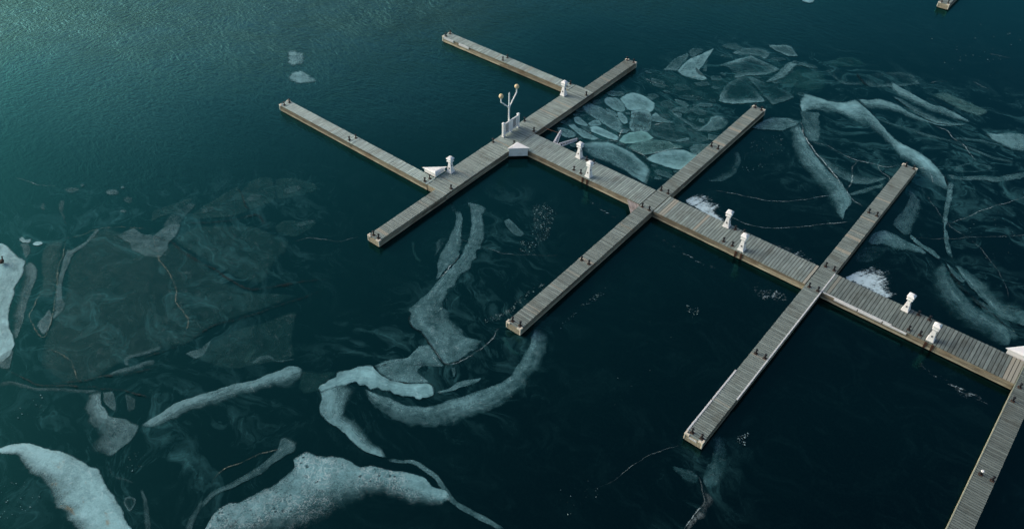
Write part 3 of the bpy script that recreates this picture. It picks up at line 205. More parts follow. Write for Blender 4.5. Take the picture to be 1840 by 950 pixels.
CRACKS = [
['long brown crack winding down the widest thin plate',0.14,0.55,1,[[-15.15,-28.6],[-12.86,-29.69],[-12,-30.05],[-10.34,-30.43],[-8.58,-31.01],[-7,-31.99],[-5.77,-32.23],[-4.8,-32.51],[-4.03,-33.25],[-3.28,-33.97]]],
['V shaped brown crack on the left',0.12,0.55,1,[[-16.63,-37.53],[-15.83,-37.93],[-14.96,-38.76],[-14.3,-39.48],[-13.8,-39.82],[-12.42,-40.13],[-11.34,-40.23],[-11.46,-39.8],[-12.43,-38.91],[-13.9,-37.87],[-15.82,-36.58],[-17.29,-35.6],[-19.01,-34.15],[-20.2,-33.36]]],
['short brown crack below the V shaped crack',0.12,0.5,1,[[-9.82,-40.43],[-8.55,-40.16],[-7.67,-40.1],[-6.69,-40.39],[-5.7,-40.75]]],
['faint crack along the top rim of the widest thin plate',0.09,0.45,1,[[-20.24,-33.52],[-19.57,-32.57],[-19.34,-31.63],[-18.97,-30.76],[-18.12,-29.9],[-16.86,-29.01],[-15.83,-28.26]]],
['pale yellow hairline crack above the slanting grey strip',0.09,0.55,1,[[8.18,-40.01],[7.81,-39.47],[7.79,-38.64],[8.15,-37.81],[8.57,-36.58],[9.23,-35.52]]],
['crack curving from the foot shaped floe to the first lower finger dock',0.1,0.5,0,[[9.87,-22.6],[11.2,-23.13],[12.35,-23.5],[12.94,-23.16],[13.25,-22.33],[13.4,-21.29],[13.54,-20],[13.38,-19.17],[13.17,-18.5],[13.36,-18.09]]],
['white seam on the right side of the left ice prong',0.12,0.7,0,[[6.11,-17.24],[6.18,-16.77],[5.94,-15.75],[5.81,-14.93],[5.51,-14.15]]],
['faint hairline crack crossing the foot shaped floe',0.06,0.35,0,[[4.16,-12.87],[5.43,-12.57],[6.74,-12.22],[8.34,-11.76],[9.59,-10.91],[11.71,-9.2]]],
['white crack running down from the second lower finger tip',0.13,0.6,0,[[30.98,-20.08],[31.4,-20.57],[31.81,-21.15],[32.07,-21.56],[32.07,-22.27],[32.03,-22.92],[31.98,-23.31],[32.05,-23.84],[32.07,-24.17]]],
['dim slush band beside the crack below the second lower finger',0.55,0.2,0,[[31.67,-20.72],[32.07,-21.12],[32.25,-21.5],[32.28,-22.28],[32.19,-22.96],[32.19,-23.56],[32.29,-23.9]]],
['bright white crack along the right side of the pale ice beam',0.16,0.85,0,[[18.08,22.24],[19.11,20.56],[20.16,19.33],[21.53,18.08],[23.18,16.83],[24.34,15.9],[25.58,14.77],[26.03,14.4]]],
['long crack from the ice arch to the second upper finger tip',0.14,0.5,0,[[20.28,19.42],[21.43,19.72],[22.18,19.84],[23.58,19.5],[24.85,19.42],[26.5,19.84],[27.55,20.25],[28.36,21.26]]],
['short crack joining the long crack and the bright crack',0.13,0.5,0,[[25.01,19.39],[25.23,17.94],[25.99,15.74],[26.03,14.4]]],
['crack sagging across the clear ice to the pale beam',0.09,0.5,0,[[16.57,6.31],[17.98,7.07],[19.48,7.63],[21.07,8.27],[22.7,9.38],[24.1,11],[24.79,12.01],[26.22,13.95]]],
['crack behind the pedestal of the middle walkway section',0.09,0.5,0,[[18.27,4.63],[19.44,4.39],[20.53,4.24],[21.86,4.44],[23.04,4.92],[24.77,6.52],[26.58,8.59],[28.41,10.67]]],
['dark tail crack below the pale beam',0.08,0.4,0,[[26.03,14.4],[27.17,13.42],[28.16,13.1]]],
['small forked crack near the second upper finger tip',0.1,0.45,0,[[26.78,19.91],[27.38,19.13],[28.21,18.89],[28.59,18.27]]],
['bright crack right of the ice arch',0.13,0.55,0,[[28.66,30.05],[29.8,30.11],[30.73,29.11],[31.75,28.74],[32.68,27.64],[33.65,26.62]]],
['curved crack on the pale ice foot',0.1,0.45,0,[[29.57,21.98],[30.65,22.25],[31.44,21.01],[31.74,20.34]]],
['dotted crack slanting to the right edge',0.1,0.45,0,[[34.56,15.22],[35.56,17.35],[36.63,19.89],[38.64,23.63],[39.68,25.55]]],
['thin long crack crossing the clear ice on the right',0.06,0.35,0,[[30.99,19.19],[32.27,17.86],[33.7,16.42],[35,15.28],[37.22,14.4],[38.96,12.94],[40.46,11.13],[41.39,9.26]]],
['nearly level hairline crack on the right',0.06,0.3,0,[[32.89,11.63],[35.51,13.71],[36.51,14.8],[40.09,18.2],[41,19.13]]],
['winding brash seam through the broken pack',0.12,0.6,0,[[2.47,7.22],[3.17,7.01],[4.46,6.54],[5.31,6.88],[6.05,7.38],[6.89,7.33],[7.77,7.2],[8.72,7.14],[9.34,7.17],[10.26,6.73],[10.63,6.56]]],
['white brash edge above the bright lens',0.12,0.7,0,[[9.79,7.68],[10.26,8.58],[10.7,9.53],[11.34,10.39],[11.26,10.57]]],
['white upright brash streak beside the turquoise block',0.16,0.7,0,[[6.08,7.93],[5.78,8.59],[5.53,9.57],[5.79,9.8],[6.27,9.68]]],
['white brash streak right of the upright grey block',0.12,0.7,0,[[7.4,12.13],[7.64,12.6],[7.92,13.12]]],
['foam streak between the shark fin floe and the pack',0.14,0.5,0,[[1.79,19.14],[2.5,19.05],[3.88,19.11],[4.78,19.33]]],
['faint hairline from the second lower finger to the left',0.06,0.35,0,[[28.87,-18.77],[28.14,-19.78],[27.67,-20.71],[27.33,-21.59],[27.1,-22.84],[26.89,-23.87],[26.3,-25.19]]],
['pale rim on the lower edge of the shark fin floe',0.14,0.7,0,[[5.52,22.58],[5.88,23.07],[6.2,23.45]]],
['foam streaks on the far upper right water',0.12,0.5,0,[[28.27,49.1],[29.37,49.25],[30.58,49.51]]],
['foam streak left of the parallelogram of teal ice',0.1,0.45,0,[[28.72,41.48],[29.64,41.19],[30.68,40.85]]],
['level foam streak below the far dock',0.1,0.45,0,[[25.33,38.19],[25.89,39.03],[26.63,39.77]]],
['pale wake edge beside the rippled water on the left',0.14,0.35,0,[[-30.98,-31.99],[-29.75,-31.53],[-28.39,-31.15],[-27.18,-30.29]]],
['pale edge of the thin ice between left finger and main plates',0.12,0.3,0,[[-5.68,-21.72],[-5.29,-20.82],[-4.31,-20.17],[-2.93,-19.39],[-2.19,-18]]],
['dark open crack along the foot shaped floe',0.13,0.95,2,[[6.8,-21.43],[7.14,-21.5],[7.57,-22.14],[8.4,-22.48],[8.98,-22.39],[9.93,-22.7],[11.1,-23.13],[12.33,-23.52],[12.8,-23.21],[13.16,-22.23]]],
['dark open crack between the bright lobed arm and the grey shoulder',0.12,0.95,2,[[9.22,-27.11],[10.22,-27.03],[11.08,-26.74],[11.78,-26.43],[12.3,-25.92],[12.79,-25.51],[13.48,-25.54]]],
['dark open crack along the top of the grey shoulder',0.1,0.95,2,[[8.21,-27.33],[9.07,-26.58],[9.57,-25.69],[10.02,-24.75]]],
['dark lead from the mottled patch across the middle left plates',0.3,0.75,2,[[-15.55,-28.56],[-14.4,-28.55],[-13.04,-28.16],[-11.24,-28.31],[-9.06,-28.1],[-7.8,-27.93],[-6.34,-27.91],[-4.15,-27.6],[-2.82,-26.2],[-1.62,-24.44],[-0.03,-22.75]]],
['dark lead under the rounded thin plates',0.25,0.7,2,[[-14.9,-26.43],[-13.29,-25.06],[-11.77,-23.36],[-10.91,-21.61],[-9.45,-21.79],[-7.91,-22.07]]],
['dark lead below the widest thin plate',0.25,0.7,2,[[-4.37,-37.33],[-3.63,-35.57],[-3.09,-33.81],[-2.93,-31.72],[-1.88,-29.59],[-1.07,-27.63],[-0.24,-25.63],[0.34,-23.8]]],
['thin dark crack splitting the rounded thin plates',0.15,0.8,2,[[-15.27,-20.21],[-13.81,-20.71],[-12.53,-21.33],[-11.58,-21.57]]],
['dark crack beside the layered sheets',0.13,0.95,2,[[20.5,29.58],[21.67,29.19],[22.81,28.41],[23.8,27.55]]],
['dark crack between the topmost layered sheets',0.14,0.95,2,[[23.02,32.98],[24.24,32.4],[25.65,31.64],[26.88,31.34],[27.92,31.09]]],
['dark lead beside the parallelogram of teal ice',0.14,0.8,2,[[25.85,35.22],[27.29,34.83],[29.04,34.36],[30.31,34.3]]],
['dark gap between the two lipped plates',0.3,0.9,2,[[18.61,35.11],[19.33,34.26],[20.09,33.47],[20.62,33.21]]],
['dark wavy crack below the end of the ice arch',0.14,0.9,2,[[30.11,24.25],[30.96,23.49],[31.83,22.62],[32.57,21.67],[33.13,20.6]]],
['long dark seam between the two broad ice blades',0.28,0.85,2,[[36.09,10.5],[36.96,9.27],[38.1,8.33],[39.49,7.4],[40.72,6.9],[41.97,6.22],[42.82,5.97]]],
['dark lead below the bent ice hook',0.16,0.8,2,[[-6.78,-41.98],[-5.55,-40.63],[-4.66,-39.35],[-3.52,-38.06],[-2.83,-36.59],[-2.65,-35.66]]],
['dark line where ribbon and lower left water meet',0.2,0.8,2,[[-10.77,-43.59],[-9.62,-43.16],[-8.18,-42.89],[-7.1,-42.44],[-5.56,-41.21],[-3.88,-40.07],[-1.82,-38.9],[0.02,-38.16]]],
['dark crack around the largest floe of the pack',0.14,0.9,2,[[4.38,6.47],[5.48,7.03],[6.94,7.25],[8.18,7.17],[9.28,6.87],[10.51,6.34],[11.26,5.66]]],
['dark crack on the left side of the pale ice beam',0.1,0.7,2,[[18.12,22.19],[19.68,19.84],[20.84,18.48],[22.98,16.76],[24.51,15.6],[25.99,14.49]]]]
SNOW = [
['bright wind blown snow splash right of the first finger crossing',[[15.63,4.03],[16.41,3.46],[17.46,3.35],[18.61,3.23],[19.85,3.12]],[[16.03,5.84],[17.48,6.65],[18.4,5.98],[19.23,4.65],[20.61,3.28]],[[16.72,2.92],[17.63,6.57]],0.92,[[0,0.55],[0.08,1],[0.3,0.95],[0.55,0.6],[1,0]]],
['bright wind blown snow splash right of the second finger crossing',[[30.32,3.59],[30.83,3.26],[31.92,3.27],[33.06,3.34],[34.29,3.34]],[[31.07,5.59],[32.72,7.5],[33.58,7.88],[33.74,5.98],[34.73,3.55]],[[30.84,3.02],[33.06,7.8]],0.92,[[0,0.55],[0.08,1],[0.3,0.95],[0.55,0.6],[1,0]]],
['faint frost fan below the middle walkway section',[[24.42,-1.9],[25.95,-1.11],[27.24,-0.84],[28.07,-1.11]],[[26.81,-3.76],[27.65,-3.59],[28.33,-3.1],[28.54,-2.3]],[[26.89,-3.46],[26.9,-0.64]],0.5,[[0,0],[0.3,0.8],[0.6,1],[1,0]]],
['faint frost on the ice above the middle walkway section',[[24.03,3.73],[25.22,4.37],[26.7,4.36],[28.27,4.09]],[[24.3,2.68],[25.59,2.88],[27.18,2.81],[28.49,3.06]],[[25.39,1.47],[26.23,4.86]],0.46,[[0,0],[0.3,0.8],[0.6,1],[1,0]]],
['frost band below the last walkway section',[[37.7,-1.35],[40.12,-1.49],[42.03,-1.46],[43.7,-1.46]],[[37.67,-2.4],[40.21,-2.92],[42.13,-3.02],[43.69,-2.7]],[[40.43,-2.42],[42.62,-2.18]],0.46,[[0,0],[0.3,0.8],[0.6,1],[1,0]]],
['dusting of frost below the middle walkway section',[[15.66,-1.5],[18.83,-1.41],[20.99,-1.55],[22.85,-1.72]],[[15.81,-2.59],[19.02,-3.04],[21.41,-3.19],[23.08,-3.04]],[[16.33,-1.69],[22.27,-2.03]],0.4,[[0,0],[0.3,0.8],[0.6,1],[1,0]]],
['dusting of frost below the first walkway section',[[8.05,-1.29],[10.31,-1.12],[12.11,-1.21],[13.73,-1.51]],[[8.37,-2.57],[10.47,-2.61],[12.29,-2.73],[13.72,-2.77]],[[8.28,-1.61],[12.62,-1.96]],0.36,[[0,0],[0.3,0.8],[0.6,1],[1,0]]]]
SPECKS = [
['scattered white snow grains on clear ice below the main walkway',[[5.97,-5.32],[6.76,-4.48],[8.35,-4.98],[9.04,-6.68],[9.94,-8.12],[9.52,-9.09],[8.44,-8.46],[7.35,-6.82]],150,0.06],
['loose grains of snow below the snow grain cluster',[[8.06,-9.72],[9.64,-8.99],[9.88,-10.3],[9.12,-10.8]],35,0.05],
['line of snow grains left of the first lower finger dock',[[11.7,-19.11],[12.03,-17.58],[12.52,-16.4],[12.29,-14.76],[12.72,-12.49],[12.97,-12.7],[12.76,-14.89],[12.87,-16.61],[12.53,-18.17]],90,0.05],
['snow grains right of the first lower finger dock',[[16.41,-15.7],[16.47,-12.25],[16.73,-9.64],[17.09,-10.55],[16.66,-13.24],[16.74,-15.79]],26,0.07],
['fine snow grains on the clear ice between the upper fingers',[[16.34,13.32],[16.04,16.37],[17.47,18.64],[19.07,17.63],[18.88,12.63],[17.82,10.5]],70,0.04],
['snow grains between the lower finger docks',[[22.38,-7.26],[23.06,-6.92],[23.68,-7.33],[23.61,-8.3],[22.94,-7.96]],22,0.05],
['snow grains below the second lower finger tip',[[31.32,-15.83],[31.74,-15.08],[32,-16.12],[31.45,-16.3]],22,0.07],
['snow grains scattered left of the hooked grey floe',[[-7.91,-44.3],[-6.45,-42.67],[-5.01,-43.46],[-4.52,-45.33],[-5.31,-46.36],[-6.17,-45.2]],13,0.048],
['snow grains beneath the bottom left crescent floe',[[-2.67,-47.7],[-1.14,-46.76],[0.75,-46.85],[2.13,-47.94],[0.5,-49.3]],25,0.044],
['snow grains below the hooked grey floe',[[2.2,-42.25],[2.73,-40.38],[3.25,-41.37],[4.04,-42.28],[3.01,-42.63]],12,0.04],
['snow grains on clear ice at the bottom centre',[[24.6,-26.59],[26.57,-23.39],[27.07,-26.53],[26,-27.91]],11,0.048],
['snow grains scattered on the right hand clear ice',[[35.16,16.69],[38.94,22.53],[40.83,15.39],[38.67,12.97],[36.41,13.71]],35,0.032],
['foam flecks on the far upper right water',[[20.25,51.63],[24.75,56.93],[29.87,56.95],[33.03,45.02],[29.48,41.24],[24.69,43.03]],30,0.064],
['snow grains on the foot shaped floe',[[6.57,-19.32],[7.06,-16.44],[7.83,-17.72],[9.69,-20.81],[8.59,-21.24]],18,0.055],
['snow grains over the lower right clear ice',[[18.94,-15.72],[22.45,-8.36],[26.63,-14.63],[24.95,-19.7]],8,0.036],
['icy crumbs around the pack of broken floes',[[1.73,19.23],[4.19,19.66],[7.08,20.34],[9.15,19.3],[8.93,18.84],[6.78,19.14],[3.58,18.57],[1.99,18.61]],22,0.056]]
BOLLARDS = [
[-21.62,-9.5,'black bollard at the outer tip of the lower left finger dock, near side'],
[-21.62,-8.86,'black bollard at the outer tip of the lower left finger dock, far side'],
[-12.35,-9.5,'black bollard midway along the lower left finger dock, near side'],
[-12.15,-8.88,'black bollard midway along the lower left finger dock, far side'],
[-2.62,-8.98,'black bollard touching the white triangular box on the lower left finger'],
[-2.68,-9.55,'black bollard where the lower left finger joins the cross walkway, near side'],
[-0.85,-17.5,'black bollard at the tip of the lower stub dock, left'],
[-0.28,-17.5,'black bollard at the tip of the lower stub dock, right'],
[-0.22,-8.85,'black bollard on the right edge of the cross walkway opposite the white triangular box'],
[-19.3,11.36,'black bollard at the outer tip of the upper left finger dock, near side'],
[-19.3,12.04,'black bollard at the outer tip of the upper left finger dock, far side'],
[-11.1,11.36,'black bollard midway along the upper left finger dock, near side'],
[-11.05,12.06,'black bollard midway along the upper left finger dock, far side'],
[-2.8,11.5,'black bollard where the upper left finger joins the cross walkway, near side'],
[-2.75,12.1,'black bollard where the upper left finger joins the cross walkway, far side'],
[-1.05,20.1,'black bollard at the tip of the upper stub dock, left'],
[-0.25,20.15,'black bollard at the tip of the upper stub dock, right'],
[-0.24,11.4,'black bollard on the right edge of the cross walkway near its upper pedestal'],
[-2.02,3.66,'black bollard on the left edge of the cross walkway above the fence panel'],
[-0.26,2.85,'black bollard at the corner of cross walkway and main walkway, by the mooring boom'],
[-2.02,-1.05,'black bollard on the left edge of the cross walkway below the fence panel'],
[-0.3,-0.08,'black bollard tucked behind the white triangular box below the lamp post'],
[6.3,2.3,'black bollard on the far edge of the first main walkway section, left'],
[7.05,2.3,'black bollard on the far edge of the first main walkway section, right'],
[6.3,0.3,'black bollard on the near edge of the first main walkway section, left'],
[7.05,0.3,'black bollard on the near edge of the first main walkway section, right'],
[21.36,2.3,'black bollard on the far edge of the middle main walkway section, left'],
[22.16,2.3,'black bollard on the far edge of the middle main walkway section, right'],
[21.36,0.3,'black bollard on the near edge of the middle main walkway section, left'],
[22.16,0.3,'black bollard on the near edge of the middle main walkway section, right'],
[36.58,2.3,'black bollard on the far edge of the last main walkway section, left'],
[37.4,2.3,'black bollard on the far edge of the last main walkway section, right'],
[36.58,0.3,'black bollard on the near edge of the last main walkway section, left'],
[37.4,0.3,'black bollard on the near edge of the last main walkway section, right'],
[13.85,2.85,'black bollard at the far side of the first finger crossing, left'],
[14.55,2.85,'black bollard at the far side of the first finger crossing, right'],
[13.85,-0.18,'black bollard at the near side of the first finger crossing, left'],
[14.55,-0.18,'black bollard at the near side of the first finger crossing, right'],
[13.85,11.7,'black bollard midway along the upper half of the first finger dock, left'],
[14.55,11.7,'black bollard midway along the upper half of the first finger dock, right'],
[13.85,20.5,'black bollard at the upper tip of the first long finger dock, left'],
[14.55,20.5,'black bollard at the upper tip of the first long finger dock, right'],
[13.85,-9.05,'black bollard midway along the lower half of the first finger dock, left'],
[14.55,-9.05,'black bollard midway along the lower half of the first finger dock, right'],
[13.85,-17.68,'black bollard at the lower tip of the first long finger dock, left'],
[14.55,-17.68,'black bollard at the lower tip of the first long finger dock, right'],
[29.02,2.85,'black bollard at the far side of the second finger crossing, left'],
[29.72,2.85,'black bollard at the far side of the second finger crossing, right'],
[29.02,-0.18,'black bollard at the near side of the second finger crossing, left'],
[29.72,-0.18,'black bollard at the near side of the second finger crossing, right'],
[29.02,11.7,'black bollard midway along the upper half of the second finger dock, left'],
[29.72,11.7,'black bollard midway along the upper half of the second finger dock, right'],
[29.02,20.5,'black bollard at the upper tip of the second long finger dock, left'],
[29.72,20.5,'black bollard at the upper tip of the second long finger dock, right'],
[29.02,-9.05,'black bollard midway along the lower half of the second finger dock, left'],
[29.72,-9.05,'black bollard midway along the lower half of the second finger dock, right'],
[29.02,-17.92,'black bollard at the lower tip of the second long finger dock, left'],
[29.72,-17.92,'black bollard at the lower tip of the second long finger dock, right'],
[44.42,-0.15,'black bollard at the crossing on the lower right corner dock, upper one'],
[44.4,-1.7,'black bollard just below the crossing on the lower right corner dock'],
[44.5,-9.1,'white topped black bollard on the lower right corner dock'],
[45.2,-9.1,'black bollard beside the white topped one on the lower right corner dock'],
[20,57.35,'black bollard at the end of the far top dock, left of the pair'],
[20.75,57.35,'black bollard at the end of the far top dock, right of the pair']]
RIPPLE_EDGE = [[-53.57,-55.31],[-38.51,-39.4],[-32.21,-32.74],[-27.19,-29.31],[-22.13,-25.42],[-17.42,-20.1],[-12.46,-14.1],[-9.28,-10.25],[-5.2,-4.2],[-3.34,1.69],[-2.82,10.87],[-1.8,18.47],[-0.13,24.75],[4.24,31.95],[11.16,38.86],[14.89,47.57],[17.79,62.2],[18.75,87.52]]
FROST = [[[[-28.15,-37.59],[-26.5,-29.18],[-19.17,-22.92],[-11.92,-14.57],[-4.41,-19.29],[0.76,-26.65],[1.4,-33.19],[-3.3,-39.7],[-10.71,-45.92]],0.85,6],[[[13.75,25.14],[19.47,36.09],[36.42,44.72],[42.98,17.25],[36.37,9.9],[31.74,15.3],[24.89,14.69]],1,5],[[[30.2,9.16],[34.98,14.15],[44,12.98],[45.8,5.45],[42.19,4.54]],0.8,4],[[[-0.26,10.23],[-0.1,19.12],[3.93,32.5],[14.68,38.42],[26.71,39.29],[15.16,23.53],[13.6,18.15],[13.83,4.18],[1.32,4.4]],1.1,4],[[[-12.66,-44.99],[1.46,-31.8],[7.79,-31.66],[12.21,-42.17],[0.98,-51.49]],0.65,6],[[[3.34,-28.84],[5.22,-18.14],[1.08,-6.71],[4.81,-3.52],[17.4,-17.02],[19.86,-25.12],[13,-31.99]],0.7,4],[[[13.81,23.77],[17.75,25.77],[28.75,17.99],[27.76,8.02],[20.28,10.76]],0.55,4],[[[29.5,-15.9],[30.51,-16.22],[32.78,-18.21],[33.52,-23.1],[31.48,-24.79],[29.1,-20.2]],0.6,2]]
DECK = 0.6899
LENS = 29.6018
CAM_POS = [40.0897,-51.2549,45.3111]
CAM_AXES = [[0.775483,0.631119,0.017732],[-0.436577,0.51573,0.737172],[-0.456099,0.579406,-0.675472]]
SUNEL = 25
SUNAZ = -110
DUST = 5
SKY = 0.15
SUNP = 2
SUNANG = 45


# ---------------------------------------------------------------- helpers
def link(o, parent=None):
    col.objects.link(o)
    if parent is not None: o.parent = parent
    return o
def tag(o, label=None, cat=None, group=None, kind=None):
    for k, v in (('label', label), ('category', cat), ('group', group), ('kind', kind)):
        if v: o[k] = v
    return o
def empty(name, loc, rz=0.0):
    o = bpy.data.objects.new(name, None); o.empty_display_size = .3
    o.location = loc; o.rotation_euler = (0, 0, rz)
    return link(o)
class MB:
    """collects boxes, bars, lathes into one mesh with a per-vertex tone"""
    def __init__(s): s.v = []; s.f = []; s.t = []; s.p = []
    def add(s, vs, fs, tone=1.0, pale=0.0):
        n = len(s.v); s.v += [tuple(v) for v in vs]; s.f += [tuple(i + n for i in f) for f in fs]
        s.t += [tone] * len(vs); s.p += [pale] * len(vs)
    def box(s, x0, x1, y0, y1, z0, z1, tone=1.0, pale=0.0, rz=0.0, c=None):
        vs = [(x, y, z) for z in (z0, z1) for x, y in ((x0, y0), (x1, y0), (x1, y1), (x0, y1))]
        if rz:
            cx, cy = c if c else ((x0 + x1) / 2, (y0 + y1) / 2); a, b = math.cos(rz), math.sin(rz)
            vs = [(cx + (x - cx) * a - (y - cy) * b, cy + (x - cx) * b + (y - cy) * a, z) for x, y, z in vs]
        s.add(vs, [(3, 2, 1, 0), (4, 5, 6, 7), (0, 1, 5, 4), (1, 2, 6, 5), (2, 3, 7, 6), (3, 0, 4, 7)], tone, pale)
    def bar(s, a, b, r, n=8, r2=None, caps=True):
        a, b = Vector(a), Vector(b); d = (b - a).normalized()
        u = d.orthogonal().normalized(); w = d.cross(u); r2 = r if r2 is None else r2
        vs = []
        for c, q in ((a, r), (b, r2)):
            for i in range(n):
                t = 2 * math.pi * i / n; vs.append(c + u * q * math.cos(t) + w * q * math.sin(t))
        fs = [(i, (i + 1) % n, n + (i + 1) % n, n + i) for i in range(n)]
        if caps: fs += [tuple(range(n))[::-1], tuple(range(n, 2 * n))]
        s.add(vs, fs)
    def sections(s, secs, n=4, rot=math.pi / 4, c=(0, 0), tone=1.0):
        """stacked n-gon sections [(z, radius)] closed at both ends"""
        vs = []
        for z, r in secs:
            for i in range(n):
                t = rot + 2 * math.pi * i / n; vs.append((c[0] + r * math.cos(t), c[1] + r * math.sin(t), z))
        fs = []
        for k in range(len(secs) - 1):
            for i in range(n):
                j = (i + 1) % n; fs.append((k * n + i, k * n + j, (k + 1) * n + j, (k + 1) * n + i))
        fs += [tuple(range(n))[::-1], tuple(range((len(secs) - 1) * n, len(secs) * n))]
        s.add(vs, fs, tone)
    def prism(s, pts, z0, z1, tone=1.0):
        n = len(pts); vs = [(x, y, z0) for x, y in pts] + [(x, y, z1) for x, y in pts]
        fs = [(i, (i + 1) % n, n + (i + 1) % n, n + i) for i in range(n)] + [tuple(range(n))[::-1], tuple(range(n, 2 * n))]
        s.add(vs, fs, tone)
    def build(s, name, m, parent=None, loc=None, smooth=False, bevel=0.0):
        me = bpy.data.meshes.new(name); me.from_pydata(s.v, [], s.f)
        for nm, arr in (('tone', s.t), ('pale', s.p)):
            a = me.attributes.new(nm, 'FLOAT', 'POINT'); a.data.foreach_set('value', arr)
        me.materials.append(m); me.update()
        if smooth:
            for p in me.polygons: p.use_smooth = True
        o = bpy.data.objects.new(name, me)
        if loc: o.location = loc
        if bevel:
            b = o.modifiers.new('bevel', 'BEVEL'); b.width = bevel; b.segments = 2; b.limit_method = 'ANGLE'
        return link(o, parent)

# ---------------------------------------------------------------- materials
def nmat(name):
    m = bpy.data.materials.new(name); m.use_nodes = True; nt = m.node_tree; nt.nodes.clear()
    return m, nt
class NT:
    def __init__(s, nt): s.nt = nt
    def n(s, t, **kw):
        o = s.nt.nodes.new(t)
        for k, v in kw.items(): setattr(o, k, v)
        return o
    def l(s, a, b): s.nt.links.new(a, b)
    def put(s, sock, v):
        if isinstance(v, bpy.types.NodeSocket): s.l(v, sock)
        elif v is not None: sock.default_value = v
    def math(s, op, a, b=None, c=None, clamp=False):
        o = s.n('ShaderNodeMath', operation=op, use_clamp=clamp)
        for i, v in enumerate((a, b, c)): s.put(o.inputs[i], v)
        return o.outputs[0]
    def mix(s, f, a, b, mode='MIX'):
        o = s.n('ShaderNodeMix', data_type='RGBA', blend_type=mode)
        s.put(o.inputs[0], f); s.put(o.inputs[6], a); s.put(o.inputs[7], b)
        return o.outputs[2]
    def noise(s, vec, scale, detail=4, rough=.55, dist=0.0):
        o = s.n('ShaderNodeTexNoise'); s.put(o.inputs['Vector'], vec); o.inputs['Scale'].default_value = scale
        o.inputs['Detail'].default_value = detail; o.inputs['Roughness'].default_value = rough; o.inputs['Distortion'].default_value = dist
        return o.outputs[0]
    def scale(s, vec, x, y, z=1.0, rot=0.0):
        o = s.n('ShaderNodeMapping'); s.put(o.inputs['Vector'], vec)
        o.inputs['Scale'].default_value = (x, y, z); o.inputs['Rotation'].default_value = (0, 0, rot)
        return o.outputs[0]
    def ramp(s, f, lo, hi, a=0.0, b=1.0, smooth=True):
        o = s.n('ShaderNodeMapRange', interpolation_type='SMOOTHSTEP' if smooth else 'LINEAR')
        s.put(o.inputs['Value'], f); s.put(o.inputs['From Min'], lo); s.put(o.inputs['From Max'], hi); s.put(o.inputs['To Min'], a); s.put(o.inputs['To Max'], b)
        return o.outputs[0]
    def attr(s, name):
        return s.n('ShaderNodeAttribute', attribute_name=name).outputs['Fac']
    def bsdf(s, **kw):
        o = s.n('ShaderNodeBsdfPrincipled')
        for k, v in kw.items(): s.put(o.inputs[k.replace('_', ' ')], v)
        return o
    def out(s, sh):
        o = s.n('ShaderNodeOutputMaterial'); s.l(sh, o.inputs['Surface'])
    def obj(s): return s.n('ShaderNodeTexCoord').outputs['Object']
    def bump(s, h, strength, dist):
        o = s.n('ShaderNodeBump'); s.put(o.inputs['Height'], h); s.put(o.inputs['Strength'], strength); o.inputs['Distance'].default_value = dist
        return o.outputs[0]
C4 = lambda r, g, b: (r, g, b, 1.0)

def wood_mat(name, light, dark, stain, along_x):
    """weathered planks: tone per plank, grain along the plank, stains"""
    m, nt = nmat(name); N = NT(nt); v = N.obj()
    grain = N.noise(N.scale(v, 1.2 if along_x else 14, 14 if along_x else 1.2, 10), 1.0, 5, .6)
    blot = N.noise(v, .55, 4, .6); fine = N.noise(v, 6, 3, .7)
    c = N.mix(N.ramp(grain, .3, .7), C4(*dark), C4(*light))
    c = N.mix(N.ramp(blot, .54, .78, 0, .6), c, C4(*stain))
    c = N.mix(N.ramp(fine, .6, .8, 0, .35), c, C4(*[x * .45 for x in dark]))
    t = N.attr('tone'); tv = N.n('ShaderNodeCombineXYZ')
    for i in range(3): N.l(t, tv.inputs[i])
    c = N.mix(1.0, c, tv.outputs[0], 'MULTIPLY')
    c = N.mix(N.attr('pale'), c, C4(.38, .36, .29))
    b = N.bsdf(Base_Color=c, Roughness=N.ramp(blot, .3, .7, .55, .8), Specular_IOR_Level=.35, Normal=N.bump(grain, .4, .02))
    N.out(b.outputs[0]); return m
M = {}
M['deck'] = wood_mat('deck_planks', (.305, .375, .352), (.185, .235, .218), (.12, .125, .10), False)
M['side'] = wood_mat('side_boards', (.37, .33, .24), (.175, .152, .107), (.14, .078, .036), True)
M['slat'] = wood_mat('pale_slats', (.46, .42, .40), (.26, .22, .20), (.2, .13, .11), True)
def plain(name, c, rough=.5, var=.12, spec=.4, dirt=None, metal=0):
    m, nt = nmat(name); N = NT(nt); v = N.obj(); f = N.noise(v, 4, 5, .6)
    cc = N.mix(N.ramp(f, .3, .7), C4(*[x * (1 - var) for x in c]), C4(*c))
    if dirt: cc = N.mix(N.ramp(N.noise(v, 1.7, 4, .65), .52, .75, 0, .8), cc, C4(*dirt))
    b = N.bsdf(Base_Color=cc, Roughness=rough, Specular_IOR_Level=spec, Metallic=metal, Normal=N.bump(f, .15, .02)); N.out(b.outputs[0]); return m
M['white'] = plain('white_paint', (.88, .89, .88), .45, .06, dirt=(.66, .66, .61))
M['mast'] = plain('white_mast_paint', (.88, .89, .88), .4, .05)
M['black'] = plain('black_iron', (.012, .014, .018), .5, .4)
M['rust'] = plain('rusty_plate', (.075, .032, .018), .8, .5, dirt=(.03, .02, .015))
M['slot'] = plain('dark_slot', (.03, .032, .04), .6, .3)
M['float'] = plain('wet_float', (.018, .018, .014), .6, .5)
M['guard'] = plain('cream_guard', (.72, .66, .54), .6, .15, dirt=(.4, .33, .22))
M['strip'] = plain('pale_edge_strip', (.62, .65, .66), .55, .12, dirt=(.42, .43, .42))
M['strip_wood'] = plain('pale_wood_strip', (.30, .34, .26), .7, .25)
M['galv'] = plain('galvanised_steel', (.62, .64, .68), .5, .15, dirt=(.4, .4, .42))
